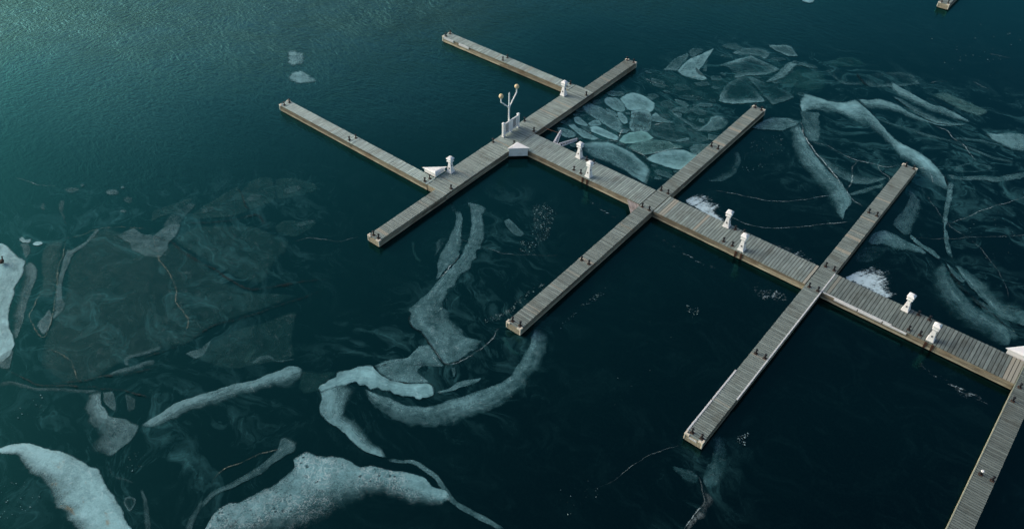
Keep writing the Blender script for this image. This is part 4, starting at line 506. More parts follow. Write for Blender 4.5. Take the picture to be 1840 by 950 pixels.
M['plate'] = plain('sign_plate', (.66, .68, .68), .5, .2)
M['feather'] = plain('brown_feathers', (.05, .038, .026), .8, .5, dirt=(.022, .018, .014))
M['featherp'] = plain('pale_feathers', (.34, .31, .26), .8, .3)
M['beak'] = plain('dull_beak', (.12, .09, .03), .5, .2)
def globe_mat():
    m, nt = nmat('cream_globe'); N = NT(nt); f = N.noise(N.obj(), 3, 3)
    b = N.bsdf(Base_Color=N.mix(f, C4(.66, .50, .27), C4(.82, .68, .42)), Roughness=.35, Subsurface_Weight=.2, Subsurface_Scale=.1); N.out(b.outputs[0]); return m
M['globe'] = globe_mat()

def water_mat():
    m, nt = nmat('dark_teal_water'); N = NT(nt); v = N.obj()
    rip = N.attr('ripple'); swirl = N.noise(v, .05, 3)
    wv = N.n('ShaderNodeVectorMath', operation='ADD'); N.l(v, wv.inputs[0])
    dv = N.n('ShaderNodeTexNoise'); N.l(v, dv.inputs['Vector']); dv.inputs['Scale'].default_value = .12; dv.inputs['Detail'].default_value = 2
    sc = N.n('ShaderNodeVectorMath', operation='SCALE'); N.l(dv.outputs['Color'], sc.inputs[0]); sc.inputs['Scale'].default_value = 4.0
    N.l(sc.outputs[0], wv.inputs[1]); w = wv.outputs[0]
    a = N.noise(N.scale(w, 1.0, 3.0, 1, .1), 1.0, 4, .58, .4)
    b = N.noise(N.scale(w, 2.9, 1.4, 1, .3), 1.0, 4, .58, .5)
    c = N.noise(N.scale(w, 3.4, 6.4, 1, -.15), 1.0, 2, .5, .3)
    east = N.attr('east')
    h = N.math('ADD', N.math('MULTIPLY', a, N.ramp(east, 0, 1, .55, 1.0)), N.math('MULTIPLY', b, N.ramp(east, 0, 1, .8, .12)))
    h = N.math('ADD', h, N.math('MULTIPLY', c, .16))
    gust = N.ramp(N.noise(N.scale(v, .035, .07, 1, .5), 1.0, 3), .35, .65, .82, 1.0)
    nr = N.bump(h, N.math('MULTIPLY', N.math('MULTIPLY', rip, gust), N.ramp(east, 0, 1, .66, 1.0)), .38)
    cl = N.noise(v, .9, 5, .65)
    nr2 = N.n('ShaderNodeBump'); N.l(cl, nr2.inputs['Height']); nr2.inputs['Strength'].default_value = .10; nr2.inputs['Distance'].default_value = .02
    N.l(nr, nr2.inputs['Normal'])
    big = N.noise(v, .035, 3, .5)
    glow_mix = N.math('ADD', N.attr('painted_glow'), N.math('MULTIPLY', N.math('SUBTRACT', big, .5), .5))
    base = N.mix(N.ramp(glow_mix, 0, 1, 0, 1, False), C4(.0001, .0012, .0018), C4(.0006, .0185, .0195))  # base colour carries the painted sky glow, fading to the right
    grain = N.ramp(N.noise(v, 5.0, 4, .75), .45, .75, 0, .0026)
    gv = N.n('ShaderNodeCombineXYZ'); N.l(N.math('MULTIPLY', grain, .3), gv.inputs[0]); N.l(grain, gv.inputs[1]); N.l(grain, gv.inputs[2])
    wq = N.n('ShaderNodeTexNoise'); N.l(v, wq.inputs['Vector']); wq.inputs['Scale'].default_value = .09; wq.inputs['Detail'].default_value = 3
    wsc = N.n('ShaderNodeVectorMath', operation='SCALE'); N.l(wq.outputs['Color'], wsc.inputs[0]); wsc.inputs['Scale'].default_value = 14.0
    wad = N.n('ShaderNodeVectorMath', operation='ADD'); N.l(v, wad.inputs[0]); N.l(wsc.outputs[0], wad.inputs[1])
    veil = N.noise(N.scale(wad.outputs[0], .16, .5, 1, .5), 1.0, 7, .64, .6)
    rid = N.math('ABSOLUTE', N.math('SUBTRACT', N.noise(N.scale(wad.outputs[0], .12, .3, 1, .9), 1.0, 5, .55, .3), .5))
    vf = N.math('ADD', N.ramp(veil, .46, .74, 0, .55), N.math('MULTIPLY', N.ramp(rid, 0, .025, .35, 0), N.ramp(veil, .40, .6)))
    vf = N.math('MULTIPLY', vf, N.attr('frost'), clamp=True)
    vf = N.math('MULTIPLY', vf, N.ramp(N.noise(v, 4.0, 5, .75), .25, .7, .55, 1.25))
    base = N.mix(N.math('MULTIPLY', rip, .5), base, C4(.012, .040, .046))  # lighter diffuse base under ripples paints in extra sky reflection
    base = N.mix(vf, base, C4(.040, .13, .142))
    base = N.mix(N.math('SUBTRACT', 1.0, rip), base, N.mix(1.0, base, gv.outputs[0], 'ADD'))
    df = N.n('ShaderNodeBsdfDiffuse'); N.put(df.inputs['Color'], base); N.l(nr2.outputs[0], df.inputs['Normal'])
    gl = N.n('ShaderNodeBsdfGlossy'); N.put(gl.inputs['Color'], N.mix(N.ramp(rip, 0, .85), C4(.14, .82, .86), C4(.35, .93, 1.0))); N.put(gl.inputs['Roughness'], N.ramp(rip, 0, .3, .17, .12)); N.l(nr2.outputs[0], gl.inputs['Normal'])
    fr = N.n('ShaderNodeFresnel'); N.put(fr.inputs['IOR'], N.ramp(rip, 0, .85, 1.42, 1.70)); N.l(nr2.outputs[0], fr.inputs['Normal'])
    mx = N.n('ShaderNodeMixShader'); N.l(fr.outputs[0], mx.inputs[0]); N.l(df.outputs[0], mx.inputs[1]); N.l(gl.outputs[0], mx.inputs[2])
    N.out(mx.outputs[0]); return m
M['water'] = water_mat()

def ice_mat(name, pit=0.0, hue=0, snow=False, grit=0.0, film=False):
    """frosted ice over dark water: opacity from the 'dens' attribute, broken up by mottling and by streaks along the floe (su, sv)"""
    m, nt = nmat(name); N = NT(nt); v = N.obj(); d = N.attr('dens')
    if snow:
        s1 = N.noise(N.scale(v, .38, 5.5), 1.0, 8, .8, .35); s2 = N.noise(v, 2.2, 7, .8)
        n = N.math('ADD', N.math('MULTIPLY', s1, .42), N.math('MULTIPLY', s2, .58))
        th = N.ramp(d, 0, 1.05, .65, .31, False)
        al = N.ramp(n, th, N.math('ADD', th, .16), 0, .9)
        c = N.mix(N.noise(v, 2.0, 4), C4(.40, .60, .68), C4(.64, .80, .86))
    else:
        cv = N.n('ShaderNodeCombineXYZ'); N.l(N.math('MULTIPLY', N.attr('su'), .38), cv.inputs[0]); N.l(N.math('MULTIPLY', N.attr('sv'), 2.3), cv.inputs[1]); N.l(N.attr('seed'), cv.inputs[2])
        flow = N.noise(cv.outputs[0], 1.0, 6, .72, .5)
        big = N.noise(v, .5, 5, .62, .6); med = N.noise(v, 2.0, 6, .72, .4); fine = N.noise(v, 9.0, 4, .8)
        fw = .30 if (pit or grit or film) else .13
        n = N.math('ADD', N.math('MULTIPLY', big, .30), N.math('MULTIPLY', med, .28))
        n = N.math('ADD', n, N.math('MULTIPLY', flow, .42 - fw)); n = N.math('ADD', n, N.math('MULTIPLY', fine, fw))
        nn = N.math('MULTIPLY', N.math('SUBTRACT', n, .5), 4.2 + 2.0 * grit + (1.5 if film else 0))
        al = N.math('MULTIPLY', d, N.math('ADD', 1.0, N.math('MULTIPLY', nn, N.math('SUBTRACT', 1.32, d))))
        al = N.math('MULTIPLY', al, N.ramp(N.math('ADD', d, N.math('MULTIPLY', nn, .20 if not film else .03)), -.03, .25 if not film else .08))
        al = N.math('MULTIPLY', N.math('POWER', N.math('ADD', al, 0.0, clamp=True), .92), .97)
        if film: lo, hi = (.006, .11, .112), (.06, .20, .205)
        elif hue: lo, hi = (.035, .13, .132), (.165, .40, .41)
        else: lo, hi = (.020, .112, .130), (.235, .485, .53)
        c = N.mix(N.ramp(N.math('ADD', al, N.math('MULTIPLY', nn, .34)), .10, 1.10, 0, 1, False), C4(*lo), C4(*hi))
        vein = N.math('ABSOLUTE', N.math('SUBTRACT', N.noise(v, .55, 3, .55, 1.2), .5))
        c = N.mix(N.math('MULTIPLY', N.ramp(vein, 0, .012, .55, 0), N.ramp(med, .45, .6)), c, C4(.38, .55, .58))
        c = N.mix(N.ramp(fine, .60, .8, 0, .35), c, C4(.42, .58, .61))
        if pit:
            vo = N.n('ShaderNodeTexVoronoi', feature='SMOOTH_F1'); N.put(vo.inputs['Vector'], v); vo.inputs['Scale'].default_value = 2.6; vo.inputs['Smoothness'].default_value = .25
            reg = N.ramp(N.noise(v, .3, 3), .40, .56)
            if pit > .5:
                wob = N.math('ADD', vo.outputs['Distance'], N.math('MULTIPLY', N.math('SUBTRACT', med, .5), .5))
                hole = N.math('MULTIPLY', N.ramp(wob, .10, .34, 1, 0), reg)
                hole = N.math('MULTIPLY', hole, N.ramp(N.noise(v, 1.3, 3), .40, .55))
                al = N.math('MULTIPLY', al, N.math('SUBTRACT', 1.0, N.math('MULTIPLY', hole, .75)))
                web = N.math('ABSOLUTE', N.math('SUBTRACT', N.noise(v, 2.4, 4, .6, 1.0), .5))
                rimm = N.math('MULTIPLY', N.ramp(web, 0, .035, .75, 0), reg)
                c = N.mix(rimm, c, C4(.55, .70, .73))
            else:
                br = N.ramp(N.noise(N.scale(v, .7, 1.6, 1, .4), .8, 4, .6), .58, .72, 0, .75)
                c = N.mix(br, c, C4(.21, .19, .115))
                c = N.mix(N.ramp(N.noise(v, 1.4, 5, .7), .60, .70, 0, .6), c, C4(.10, .24, .26))
    if grit:
        sp = N.ramp(N.noise(v, 11, 3, .8), .62, .72, 0, grit)
        c = N.mix(sp, c, C4(.6, .72, .73))
    b = N.bsdf(Base_Color=c, Roughness=.5, Specular_IOR_Level=.3, Normal=(None if snow else N.bump(med, .35, .06)))
    t = N.n('ShaderNodeBsdfTransparent'); mx = N.n('ShaderNodeMixShader')
    N.put(mx.inputs[0], al); N.l(t.outputs[0], mx.inputs[1]); N.l(b.outputs[0], mx.inputs[2]); N.out(mx.outputs[0])
    return m
M['ice_film'] = ice_mat('thin_ice_film', film=True)
M['ice'] = ice_mat('frosted_ice'); M['ice_teal'] = ice_mat('teal_ice', hue=1); M['ice_pit'] = ice_mat('pitted_ice', pit=1.0)
M['ice_stain'] = ice_mat('stained_ice', pit=.3); M['ice_grit'] = ice_mat('slushy_ice', grit=.6); M['snow'] = ice_mat('blown_snow', snow=True)
def crack_mat(name, c):
    m, nt = nmat(name); N = NT(nt); v = N.obj(); d = N.attr('dens')
    n = N.noise(v, 3.0, 5, .75); n2 = N.noise(v, .6, 3)
    al = N.math('MULTIPLY', N.math('MULTIPLY', d, N.ramp(n, .36, .62, .05, 1.2)), N.ramp(n2, .36, .62, .15, 1.15), clamp=True)
    b = N.bsdf(Base_Color=C4(*c), Roughness=.6, Specular_IOR_Level=.2); t = N.n('ShaderNodeBsdfTransparent'); mx = N.n('ShaderNodeMixShader')
    N.put(mx.inputs[0], al); N.l(t.outputs[0], mx.inputs[1]); N.l(b.outputs[0], mx.inputs[2]); N.out(mx.outputs[0]); return m
M['crack'] = crack_mat('white_ice_crack', (.46, .6, .62)); M['crack_brown'] = crack_mat('brown_ice_crack', (.26, .28, .22)); M['crack_dark'] = crack_mat('dark_open_crack', (.0, .006, .008))
M['grain'] = plain('snow_grain', (.24, .36, .38), .7, .5)

# ---------------------------------------------------------------- water
def axis(lo, hi, step, far):
    a = list(np.arange(lo, hi + .01, step)); g = step
    while a[-1] < far: g *= 1.5; a.append(a[-1] + g)
    g = step
    while a[0] > -far: g *= 1.5; a.insert(0, a[0] - g)
    return np.array(a)
def segdist(px, py, pts):
    best = np.full(px.shape, 1e9); sgn = np.zeros(px.shape)
    for (ax, ay), (bx, by) in zip(pts[:-1], pts[1:]):
        dx, dy = bx - ax, by - ay; t = np.clip(((px - ax) * dx + (py - ay) * dy) / (dx * dx + dy * dy + 1e-9), 0, 1)
        ex, ey = px - ax - t * dx, py - ay - t * dy; d = np.hypot(ex, ey)
        s = np.sign(dx * (py - ay) - dy * (px - ax)); m = d < best
        best = np.where(m, d, best); sgn = np.where(m, s, sgn)
    return best, sgn
def sst(x, a, b):
    t = np.clip((x - a) / (b - a), 0, 1); return t * t * (3 - 2 * t)
def make_water():
    xs = axis(-130, 80, 1.6, 900); ys = axis(-75, 140, 1.6, 900)
    X, Y = np.meshgrid(xs, ys); nx, ny = len(xs), len(ys)
    d, s = segdist(X, Y, RIPPLE_EDGE)
    wob = np.array([noise.noise((x * .06, y * .06, 3.1)) for x, y in zip(X.ravel(), Y.ravel())]).reshape(X.shape) * 7
    sd = d * s + wob
    ripple = sst(sd, -8, 38) * .72 + sst(sd, 8, 70) * .28 + sst(sd, -14, 2) * .06
    east = sst(X + .35 * Y, -75, -10)
    painted_glow = np.clip(1 - (X * .8 - Y * .15 + 45) / 75, -.1, 1.1)  # bright left, dark right: sky glow and vignette put into the water colour
    frost = np.full(X.shape, .05)
    for poly, am, sf in FROST:
        dd, _ = segdist(X, Y, poly + [poly[0]])
        ins = np.zeros(X.shape, bool)
        for (ax, ay), (bx, by) in zip(poly, poly[1:] + poly[:1]):
            c_ = ((ay > Y) != (by > Y)) & (X < (bx - ax) * (Y - ay) / (by - ay + 1e-9) + ax); ins ^= c_
        frost = np.maximum(frost, am * sst(np.where(ins, dd, -dd), -sf * .5, sf))
    v = np.stack([X.ravel(), Y.ravel(), np.zeros(X.size)], 1)
    f = [(j * nx + i, j * nx + i + 1, (j + 1) * nx + i + 1, (j + 1) * nx + i) for j in range(ny - 1) for i in range(nx - 1)]
    me = bpy.data.meshes.new('water'); me.from_pydata(v.tolist(), [], f)
    for nm, arr in (('ripple', ripple), ('east', east), ('painted_glow', painted_glow), ('frost', frost)):
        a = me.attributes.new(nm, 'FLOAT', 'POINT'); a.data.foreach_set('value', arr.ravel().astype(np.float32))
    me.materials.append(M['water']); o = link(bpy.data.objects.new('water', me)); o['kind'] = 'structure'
make_water()

# ---------------------------------------------------------------- ice
def cr(pts, n, closed=False, lin=0.0):
    """Catmull-Rom resampled to n points of even spacing"""
    P = [np.array(p, float) for p in pts]; m = len(P); out = []
    if closed: Q = [P[-1]] + P + [P[0], P[1]]; segs = m
    else: Q = [2 * P[0] - P[1]] + P + [2 * P[-1] - P[-2]]; segs = m - 1
    for i in range(segs):
        a, b, c, d = Q[i:i + 4]
        for k in range(8):
            t = k / 8; out.append(lin * (b + (c - b) * t) + (1 - lin) * .5 * (2 * b + (c - a) * t + (2 * a - 5 * b + 4 * c - d) * t * t + (3 * b - a - 3 * c + d) * t ** 3))
    out.append(P[0] if closed else P[-1]); out = np.array(out)
    s = np.concatenate([[0], np.cumsum(np.hypot(*np.diff(out, axis=0).T))])
    u = np.linspace(0, s[-1], n + (1 if closed else 0)); r = np.stack([np.interp(u, s, out[:, k]) for k in (0, 1)], 1)
    return (r[:-1] if closed else r), s[-1], s[::8][:m] / s[-1]
def length(pts): return sum(math.dist(a, b) for a, b in zip(pts[:-1], pts[1:]))
def jitter(P, amp, seed, closed=False):
    T = np.roll(P, -1, 0) - np.roll(P, 1, 0)
    if not closed: T[0] = P[1] - P[0]; T[-1] = P[-1] - P[-2]
    T /= np.maximum(np.hypot(T[:, 0], T[:, 1])[:, None], 1e-6); Nn = np.stack([T[:, 1], -T[:, 0]], 1)
    k = np.array([noise.fractal((x * 1.15, y * 1.15, seed * 7.7), .8, 2.1, 4) for x, y in P])
    return P + Nn * (k * amp)[:, None]
def ice_mesh(name, V, D, F, m, label, cat, z, group=None, kind=None, rz=0.0, su=None, sv=None):
    c = V.mean(0); W = V - c
    if rz:
        a, b = math.cos(-rz), math.sin(-rz); W = np.stack([W[:, 0] * a - W[:, 1] * b, W[:, 0] * b + W[:, 1] * a], 1)
    me = bpy.data.meshes.new(name); me.from_pydata([(x, y, 0.0) for x, y in W], [], F)
    at = me.attributes.new('dens', 'FLOAT', 'POINT'); at.data.foreach_set('value', np.asarray(D, np.float32)); me.materials.append(m)
    if su is None:
        q = W - W.mean(0); ev, ec = np.linalg.eigh(q.T @ q); su, sv = q @ ec[:, 1], q @ ec[:, 0] * .6
    for nm, arr in (('su', su), ('sv', sv), ('seed', np.full(len(V), (ZI[0] * 3.71) % 50))):
        at = me.attributes.new(nm, 'FLOAT', 'POINT'); at.data.foreach_set('value', np.asarray(arr, np.float32))
    o = bpy.data.objects.new(name, me); o.location = (c[0], c[1], z); o.rotation_euler = (0, 0, rz); link(o)
    return tag(o, label, cat, group, kind)
ZI = [0]
def nextz():
    ZI[0] += 1; return .012 + (ZI[0] % 14) * .004
def ss1(t): t = np.clip(t, 0, 1); return t * t * (3 - 2 * t)
def loft(name, cat, label, lev, A, B, prof, taper, m, seed, group=None, amp=.11, step=.16, nc=16, rz=0.0):
    L_ = max(length(A), length(B)); n = int(min(240, max(10, L_ / step)))
    a = cr(A, n, lin=.35)[0]; b = cr(B, n, lin=.35)[0]
    wid = np.hypot(*(a - b).T); ja = np.minimum(1, wid / 1.2)[:, None]
    a = a + (jitter(a, amp, seed) - a) * ja; b = b + (jitter(b, amp * 2.2, seed + 31) - b) * ja
    tt = np.linspace(0, 1, nc) ; tt = .5 * tt + .5 * ss1(tt); pv = np.interp(tt, [p[0] for p in prof], [p[1] for p in prof])
    V = (a[:, None] * (1 - tt)[None, :, None] + b[:, None] * tt[None, :, None]).reshape(-1, 2)
    s = np.linspace(0, 1, n); end = np.ones(n)
    if taper[0] > 0: end *= ss1(s / taper[0])
    if taper[1] > 0: end *= ss1((1 - s) / taper[1])
    var = 1 + .22 * np.array([noise.noise((q * L_ * .25, seed * 3.3, 0)) for q in s])
    D = lev * (end * var)[:, None] * pv[None, :]
    F = [(i * nc + j, i * nc + j + 1, (i + 1) * nc + j + 1, (i + 1) * nc + j) for i in range(n - 1) for j in range(nc - 1)]
    SU = np.repeat(s * L_, nc); SV = (wid[:, None] * 0 + min(wid.max(), 3.0) * tt[None, :]).ravel()
    return ice_mesh(name, V, D.ravel(), F, m, label, cat, nextz(), group, None, rz, su=SU, sv=SV)
def blob(name, cat, label, lev, A, soft, cen, w, rough, m, seed, group=None, rz=0.0, amp=.10):
    per = length(A + [A[0]]); n = int(min(220, max(24, per / .16))); o, _, us = cr(A, n, True, .7)
    o = jitter(o, amp * (1 + 3 * rough) * min(1, per / 8), seed, True); nr = 14
    ww = np.ones(n) if not w else np.interp(np.linspace(0, 1, n, endpoint=False), list(us) + [1.0], list(w) + [w[0]])
    # area centroid
    x, y = o[:, 0], o[:, 1]; x1, y1 = np.roll(x, -1), np.roll(y, -1); cc = x * y1 - x1 * y; ar = cc.sum() / 2
    c = np.array([((x + x1) * cc).sum() / (6 * ar), ((y + y1) * cc).sum() / (6 * ar)])
    tt = np.linspace(0, 1, nr) ** 1.6; V = []; D = []
    so = np.clip(soft * (1.4 - .7 * ww), .02, .9)
    e0 = float(np.clip(.55 - 1.6 * soft, 0, .5))
    for t in tt[:-1]:
        V.append(o * (1 - t) + c * t)
        k = ss1(t / .55); D.append(lev * (e0 + (1 - e0) * ss1(t / so)) * ((1 - k) * ww + k * cen))
    V = np.concatenate(V + [c[None]]); D = np.concatenate(D + [[lev * cen]]); k = nr - 1
    F = [(r * n + i, r * n + (i + 1) % n, (r + 1) * n + (i + 1) % n, (r + 1) * n + i) for r in range(k - 1) for i in range(n)]
    F += [((k - 1) * n + i, (k - 1) * n + (i + 1) % n, k * n) for i in range(n)]
    return ice_mesh(name, V, D, F, m, label, cat, nextz(), group, None, rz)
for i, fl in enumerate(FLOES):
    grp = 'small chips in the gaps of the broken ice pack' if fl[1].startswith('small ice chip') else 'ice floes and plates floating on the water'
    if fl[0] == 'L':
        _, lab, lev, A, B, prof, pit, tap = fl
        prof = ([(0, .45), (.02, .95), (.06, .85)] if lev > .8 or i % 4 == 0 else [(0, .12), (.03, .62), (.09, .88)]) + [p for p in prof if p[0] >= .12] if prof[1][0] <= .06 and pit != 1 else prof
        mm = M['ice_film'] if lev <= .18 else M['ice_pit'] if pit == 1 else M['ice_stain'] if pit == .15 else M['ice_grit'] if pit else M['ice']
        loft('ice_floe', 'ice floe', lab, lev, A, B, prof, tap, mm, i + 1, grp)
    else:
        _, lab, lev, A, soft, cen, w, pit, hue = fl
        blob('ice_floe', 'ice floe', lab, lev, A, soft, cen, w, pit or 0, M['ice_film'] if lev <= .18 else M['ice_teal'] if hue else M['ice_grit'] if pit else M['ice'], i + 1, grp)
for i, (lab, w, lev, colr, pts) in enumerate(CRACKS):
    L_ = length(pts); n = int(min(200, max(8, L_ / .2))); c = cr(pts, n)[0]; c = jitter(c, .10 if w < .3 else .06, i + 200)
    T = np.gradient(c, axis=0); T /= np.hypot(*T.T)[:, None]; Nn = np.stack([-T[:, 1], T[:, 0]], 1)
    s = np.linspace(0, 1, n); ww = .72 * w * (.45 + .9 * np.abs([noise.noise((q * L_ * .8, i * 5.1, 2)) for q in s])) * np.minimum(1, .25 + 4 * np.minimum(s, 1 - s))
    V = np.concatenate([c - Nn * ww[:, None], c, c + Nn * ww[:, None]]).reshape(3, n, 2).transpose(1, 0, 2).reshape(-1, 2)
    e = np.minimum(1, .3 + 6 * np.minimum(s, 1 - s)); D = np.stack([e * 0, e * lev, e * 0], 1).ravel()
    F = [(k * 3 + j, k * 3 + j + 1, k * 3 + j + 4, k * 3 + j + 3) for k in range(n - 1) for j in range(2)]
    ice_mesh('ice_crack', V, D, F, (M['crack'], M['crack_brown'], M['crack_dark'])[colr], lab, 'ice crack', .07 + (i % 7) * .003, 'cracks and seams in the ice')
for i, (lab, A, B, dr, lev, prof) in enumerate(SNOW):
    loft('snow_patch', 'snow patch', lab, lev, A, B, prof, (.12, .12), M['snow'], i + 400, 'patches of blown snow on clear ice', .2, .12, 24, math.atan2(dr[1][1] - dr[0][1], dr[1][0] - dr[0][0]))
def inpoly(x, y, P):
    r = False
    for (ax, ay), (bx, by) in zip(P, P[1:] + P[:1]):
        if (ay > y) != (by > y) and x < (bx - ax) * (y - ay) / (by - ay) + ax: r = not r
    return r
for i, (lab, A, cnt, size) in enumerate(SPECKS):
    xs = [p[0] for p in A]; ys = [p[1] for p in A]; mb = MB(); cx, cy = sum(xs) / len(xs), sum(ys) / len(ys); got = 0
    cnt *= 2
    for _ in range(cnt * 30):
        if got >= cnt: break
        x, y = random.uniform(min(xs), max(xs)), random.uniform(min(ys), max(ys))
        if not inpoly(x, y, A) or noise.noise((x * .7, y * .7, i)) < random.uniform(-.6, .25): continue
        r = size * random.choice((.3, .3, .4, .4, .5, .6, .8, 1.3)); k = 6; a0 = random.uniform(-.5, .9); el = random.uniform(.2, .8)
        ring = [(x - cx + r * math.cos(a0 + t) * random.uniform(.6, 1), y - cy + r * el * math.sin(a0 + t) * random.uniform(.6, 1), 0) for t in np.arange(k) * 2 * math.pi / k]
        mb.add(ring + [(x - cx, y - cy, r * .35)], [(j, (j + 1) % k, k) for j in range(k)]); got += 1
    tag(mb.build('snow_grains', M['grain'], None, (cx, cy, .075)), lab, 'snow grains', None, 'stuff')

# ---------------------------------------------------------------- docks
D = DECK
def dock(label, x0, x1, y0, y1, pitch, tone=1.0, pale=(), along=None, ends=(1, 1), guards=(0, 0), name='floating_dock', zoff=0.0, group='wooden floating docks of the marina', sidetone=1.0, pale_at=()):
    """planks run across the long axis; local x is the long axis"""
    lx, ly = x1 - x0, y1 - y0; longx = (lx >= ly) if along is None else along == 'x'
    Ln, Wd = (lx, ly) if longx else (ly, lx)
    root = tag(empty(name, ((x0 + x1) / 2, (y0 + y1) / 2, 0), 0 if longx else math.pi / 2), label, 'dock', group)
    top = D + zoff; h = Ln / 2; hw = Wd / 2; n = max(2, round(Ln / pitch)); p = Ln / n; mb = MB()
    for k in range(n):
        a = -h + k * p; t = tone * random.choice((.82, .92, .95, 1, 1, 1.03, 1.06, 1.15)) * (.91 if k % 2 else 1.06); pl = .0
        xc = a + p / 2
        for q in pale_at:
            if abs(xc - q) < p * .75: pl = .75
        if random.random() < .015: pl = .35
        w0, w1 = hw - random.uniform(0, .02), hw - random.uniform(0, .02); dz = random.uniform(-.004, .004)
        mb.box(a + .023, a + p - .023, -w0, w1, top - .05, top + dz, t, pl)
    mb.build('deck', M['deck'], root)
    fb = MB(); fb.box(-h + .07, h - .07, -hw + .07, hw - .07, -.35, top - .07); fb.build('float', M['float'], root)
    for sg in (-1, 1):
        sb = MB(); nb = 3; bh = (top - .06 - .06) / nb
        seg = [-h]
        while seg[-1] < h - 5.5: seg.append(seg[-1] + random.uniform(3.6, 5.2))
        seg.append(h)
        for r in range(nb):
            sh = 0 if r % 2 == 0 else 1.1
            ss = [seg[0]] + [min(q + sh, h - .3) for q in seg[1:-1]] + [seg[-1]]
            for u, v in zip(ss[:-1], ss[1:]):
                out_ = hw + (.0 if r == nb - 1 else .018 - .006 * r)
                y_in, y_out = sorted((sg * (hw - .055), sg * out_))
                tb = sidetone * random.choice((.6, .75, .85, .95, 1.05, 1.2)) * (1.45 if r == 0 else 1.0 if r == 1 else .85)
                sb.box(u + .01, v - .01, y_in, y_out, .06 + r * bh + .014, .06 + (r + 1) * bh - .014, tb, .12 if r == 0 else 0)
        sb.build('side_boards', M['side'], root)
    for k, sg in ((0, -1), (1, 1)):
        if ends[k]:
            eb = MB(); bh = (top - .12) / 3
            for r in range(3):
                u, v = sorted((sg * (h - .055), sg * (h + .012 + (.01 if r == 0 else 0))))
                eb.box(u, v, -hw + .06, hw - .06, .06 + r * bh + .014, .06 + (r + 1) * bh - .014, random.uniform(.95, 1.35), .15)
            eb.build('end_boards', M['side'], root)
        if guards[k]:
            for s2 in (-1, 1):
                g = MB(); u, v = sorted((sg * (h - .26), sg * (h + .05))); a, b = sorted((s2 * (hw - .09), s2 * (hw + .05)))
                g.box(u, v, a, b, top - .10, top + .035)
                u, v = sorted((sg * (h - .08), sg * (h + .048))); a, b = sorted((s2 * (hw - .30), s2 * (hw - .088)))
                g.box(u, v, a, b, top - .098, top + .033)
                u, v = sorted((sg * (h - .06), sg * (h + .046))); a, b = sorted((s2 * (hw - .05), s2 * (hw + .046)))
                g.box(u, v, a, b, .12, top - .101)
                g.build('corner_guard', M['guard'], root, bevel=.015)
    return root, longx
def strip(root, longx, c, a0, a1, off, z0, z1, w, m='strip', name='edge_strip'):
    """a narrow strip along a dock side, local coordinates"""
    mb = MB(); mb.box(a0, a1, off - w / 2, off + w / 2, z0, z1); return mb.build(name, M[m], root, bevel=.01)

T1, _ = dock('wide cross walkway carrying the white lamp post, at the head of the marina', -2.22, -.005, -9.74, 12.40, .17, 1.1, ends=(1, 1), pale_at=(7.2, 5.0, -2.0))
T2, _ = dock('narrow stub dock ending the cross walkway at its lower end', -1.2, .01, -17.78, -9.78, .17, .95, guards=(1, 0), ends=(1, 0), pale_at=(-3.0,))
T3, _ = dock('narrow stub dock ending the cross walkway at its upper end, beside drifting floes', -1.27, -.02, 12.44, 20.36, .17, .72, guards=(0, 1), ends=(0, 1))
C1, _ = dock('left finger dock in calm water, lower of the two joining the cross walkway', -22.05, -2.26, -9.76, -8.62, .2, 1.6, guards=(1, 0), ends=(1, 0))  # raised tone paints grazing sky sheen into the deck colour
C2, _ = dock('left finger dock in rippled water, upper of the two joining the cross walkway', -19.58, -2.26, 11.12, 12.28, .2, 1.45, guards=(1, 0), ends=(1, 0), pale_at=(3.2,))  # sky sheen painted in here too, through the high plank tone
S0, _ = dock('main walkway section from the cross walkway to the first finger crossing', .03, 13.50, -.01, 2.59, .21, 1.28, ends=(0, 1))
S1, _ = dock('main walkway section between the first and second finger crossings', 14.88, 28.64, -.06, 2.58, .25, .92, ends=(1, 1), pale_at=(-6.1, -3.0, 6.7))
S2, _ = dock('main walkway section right of the second finger crossing, with white boards on its side', 30.02, 44.06, -.03, 2.55, .27, .66, ends=(1, 1), pale_at=(6.45, 6.8))  # low tone paints the light drop towards the right into the planks
F1, _ = dock('long finger dock crossing the main walkway, first from the lamp post', 13.56, 14.82, -18.0, 20.78, .19, .82, guards=(1, 1), pale_at=(14.3, 11.2, 17.0, -10.3))
F2, _ = dock('long finger dock crossing the main walkway, second from the lamp post, white edged', 28.69, 29.96, -18.22, 20.78, .19, .8, guards=(1, 1), pale_at=(6.4, 9.5, 12.9, 22.4, 4.3))
F3, _ = dock('finger dock leaving the picture at the lower right corner', 44.13, 45.40, -18.4, 20.8, .19, .55, guards=(1, 1), pale_at=(7.3, 11.6, 16.6, 2.8))
FD, _ = dock('far finger dock at the top right edge, its end just in the picture', 19.75, 21.0, 57.0, 78.0, .19, .8, guards=(1, 0))
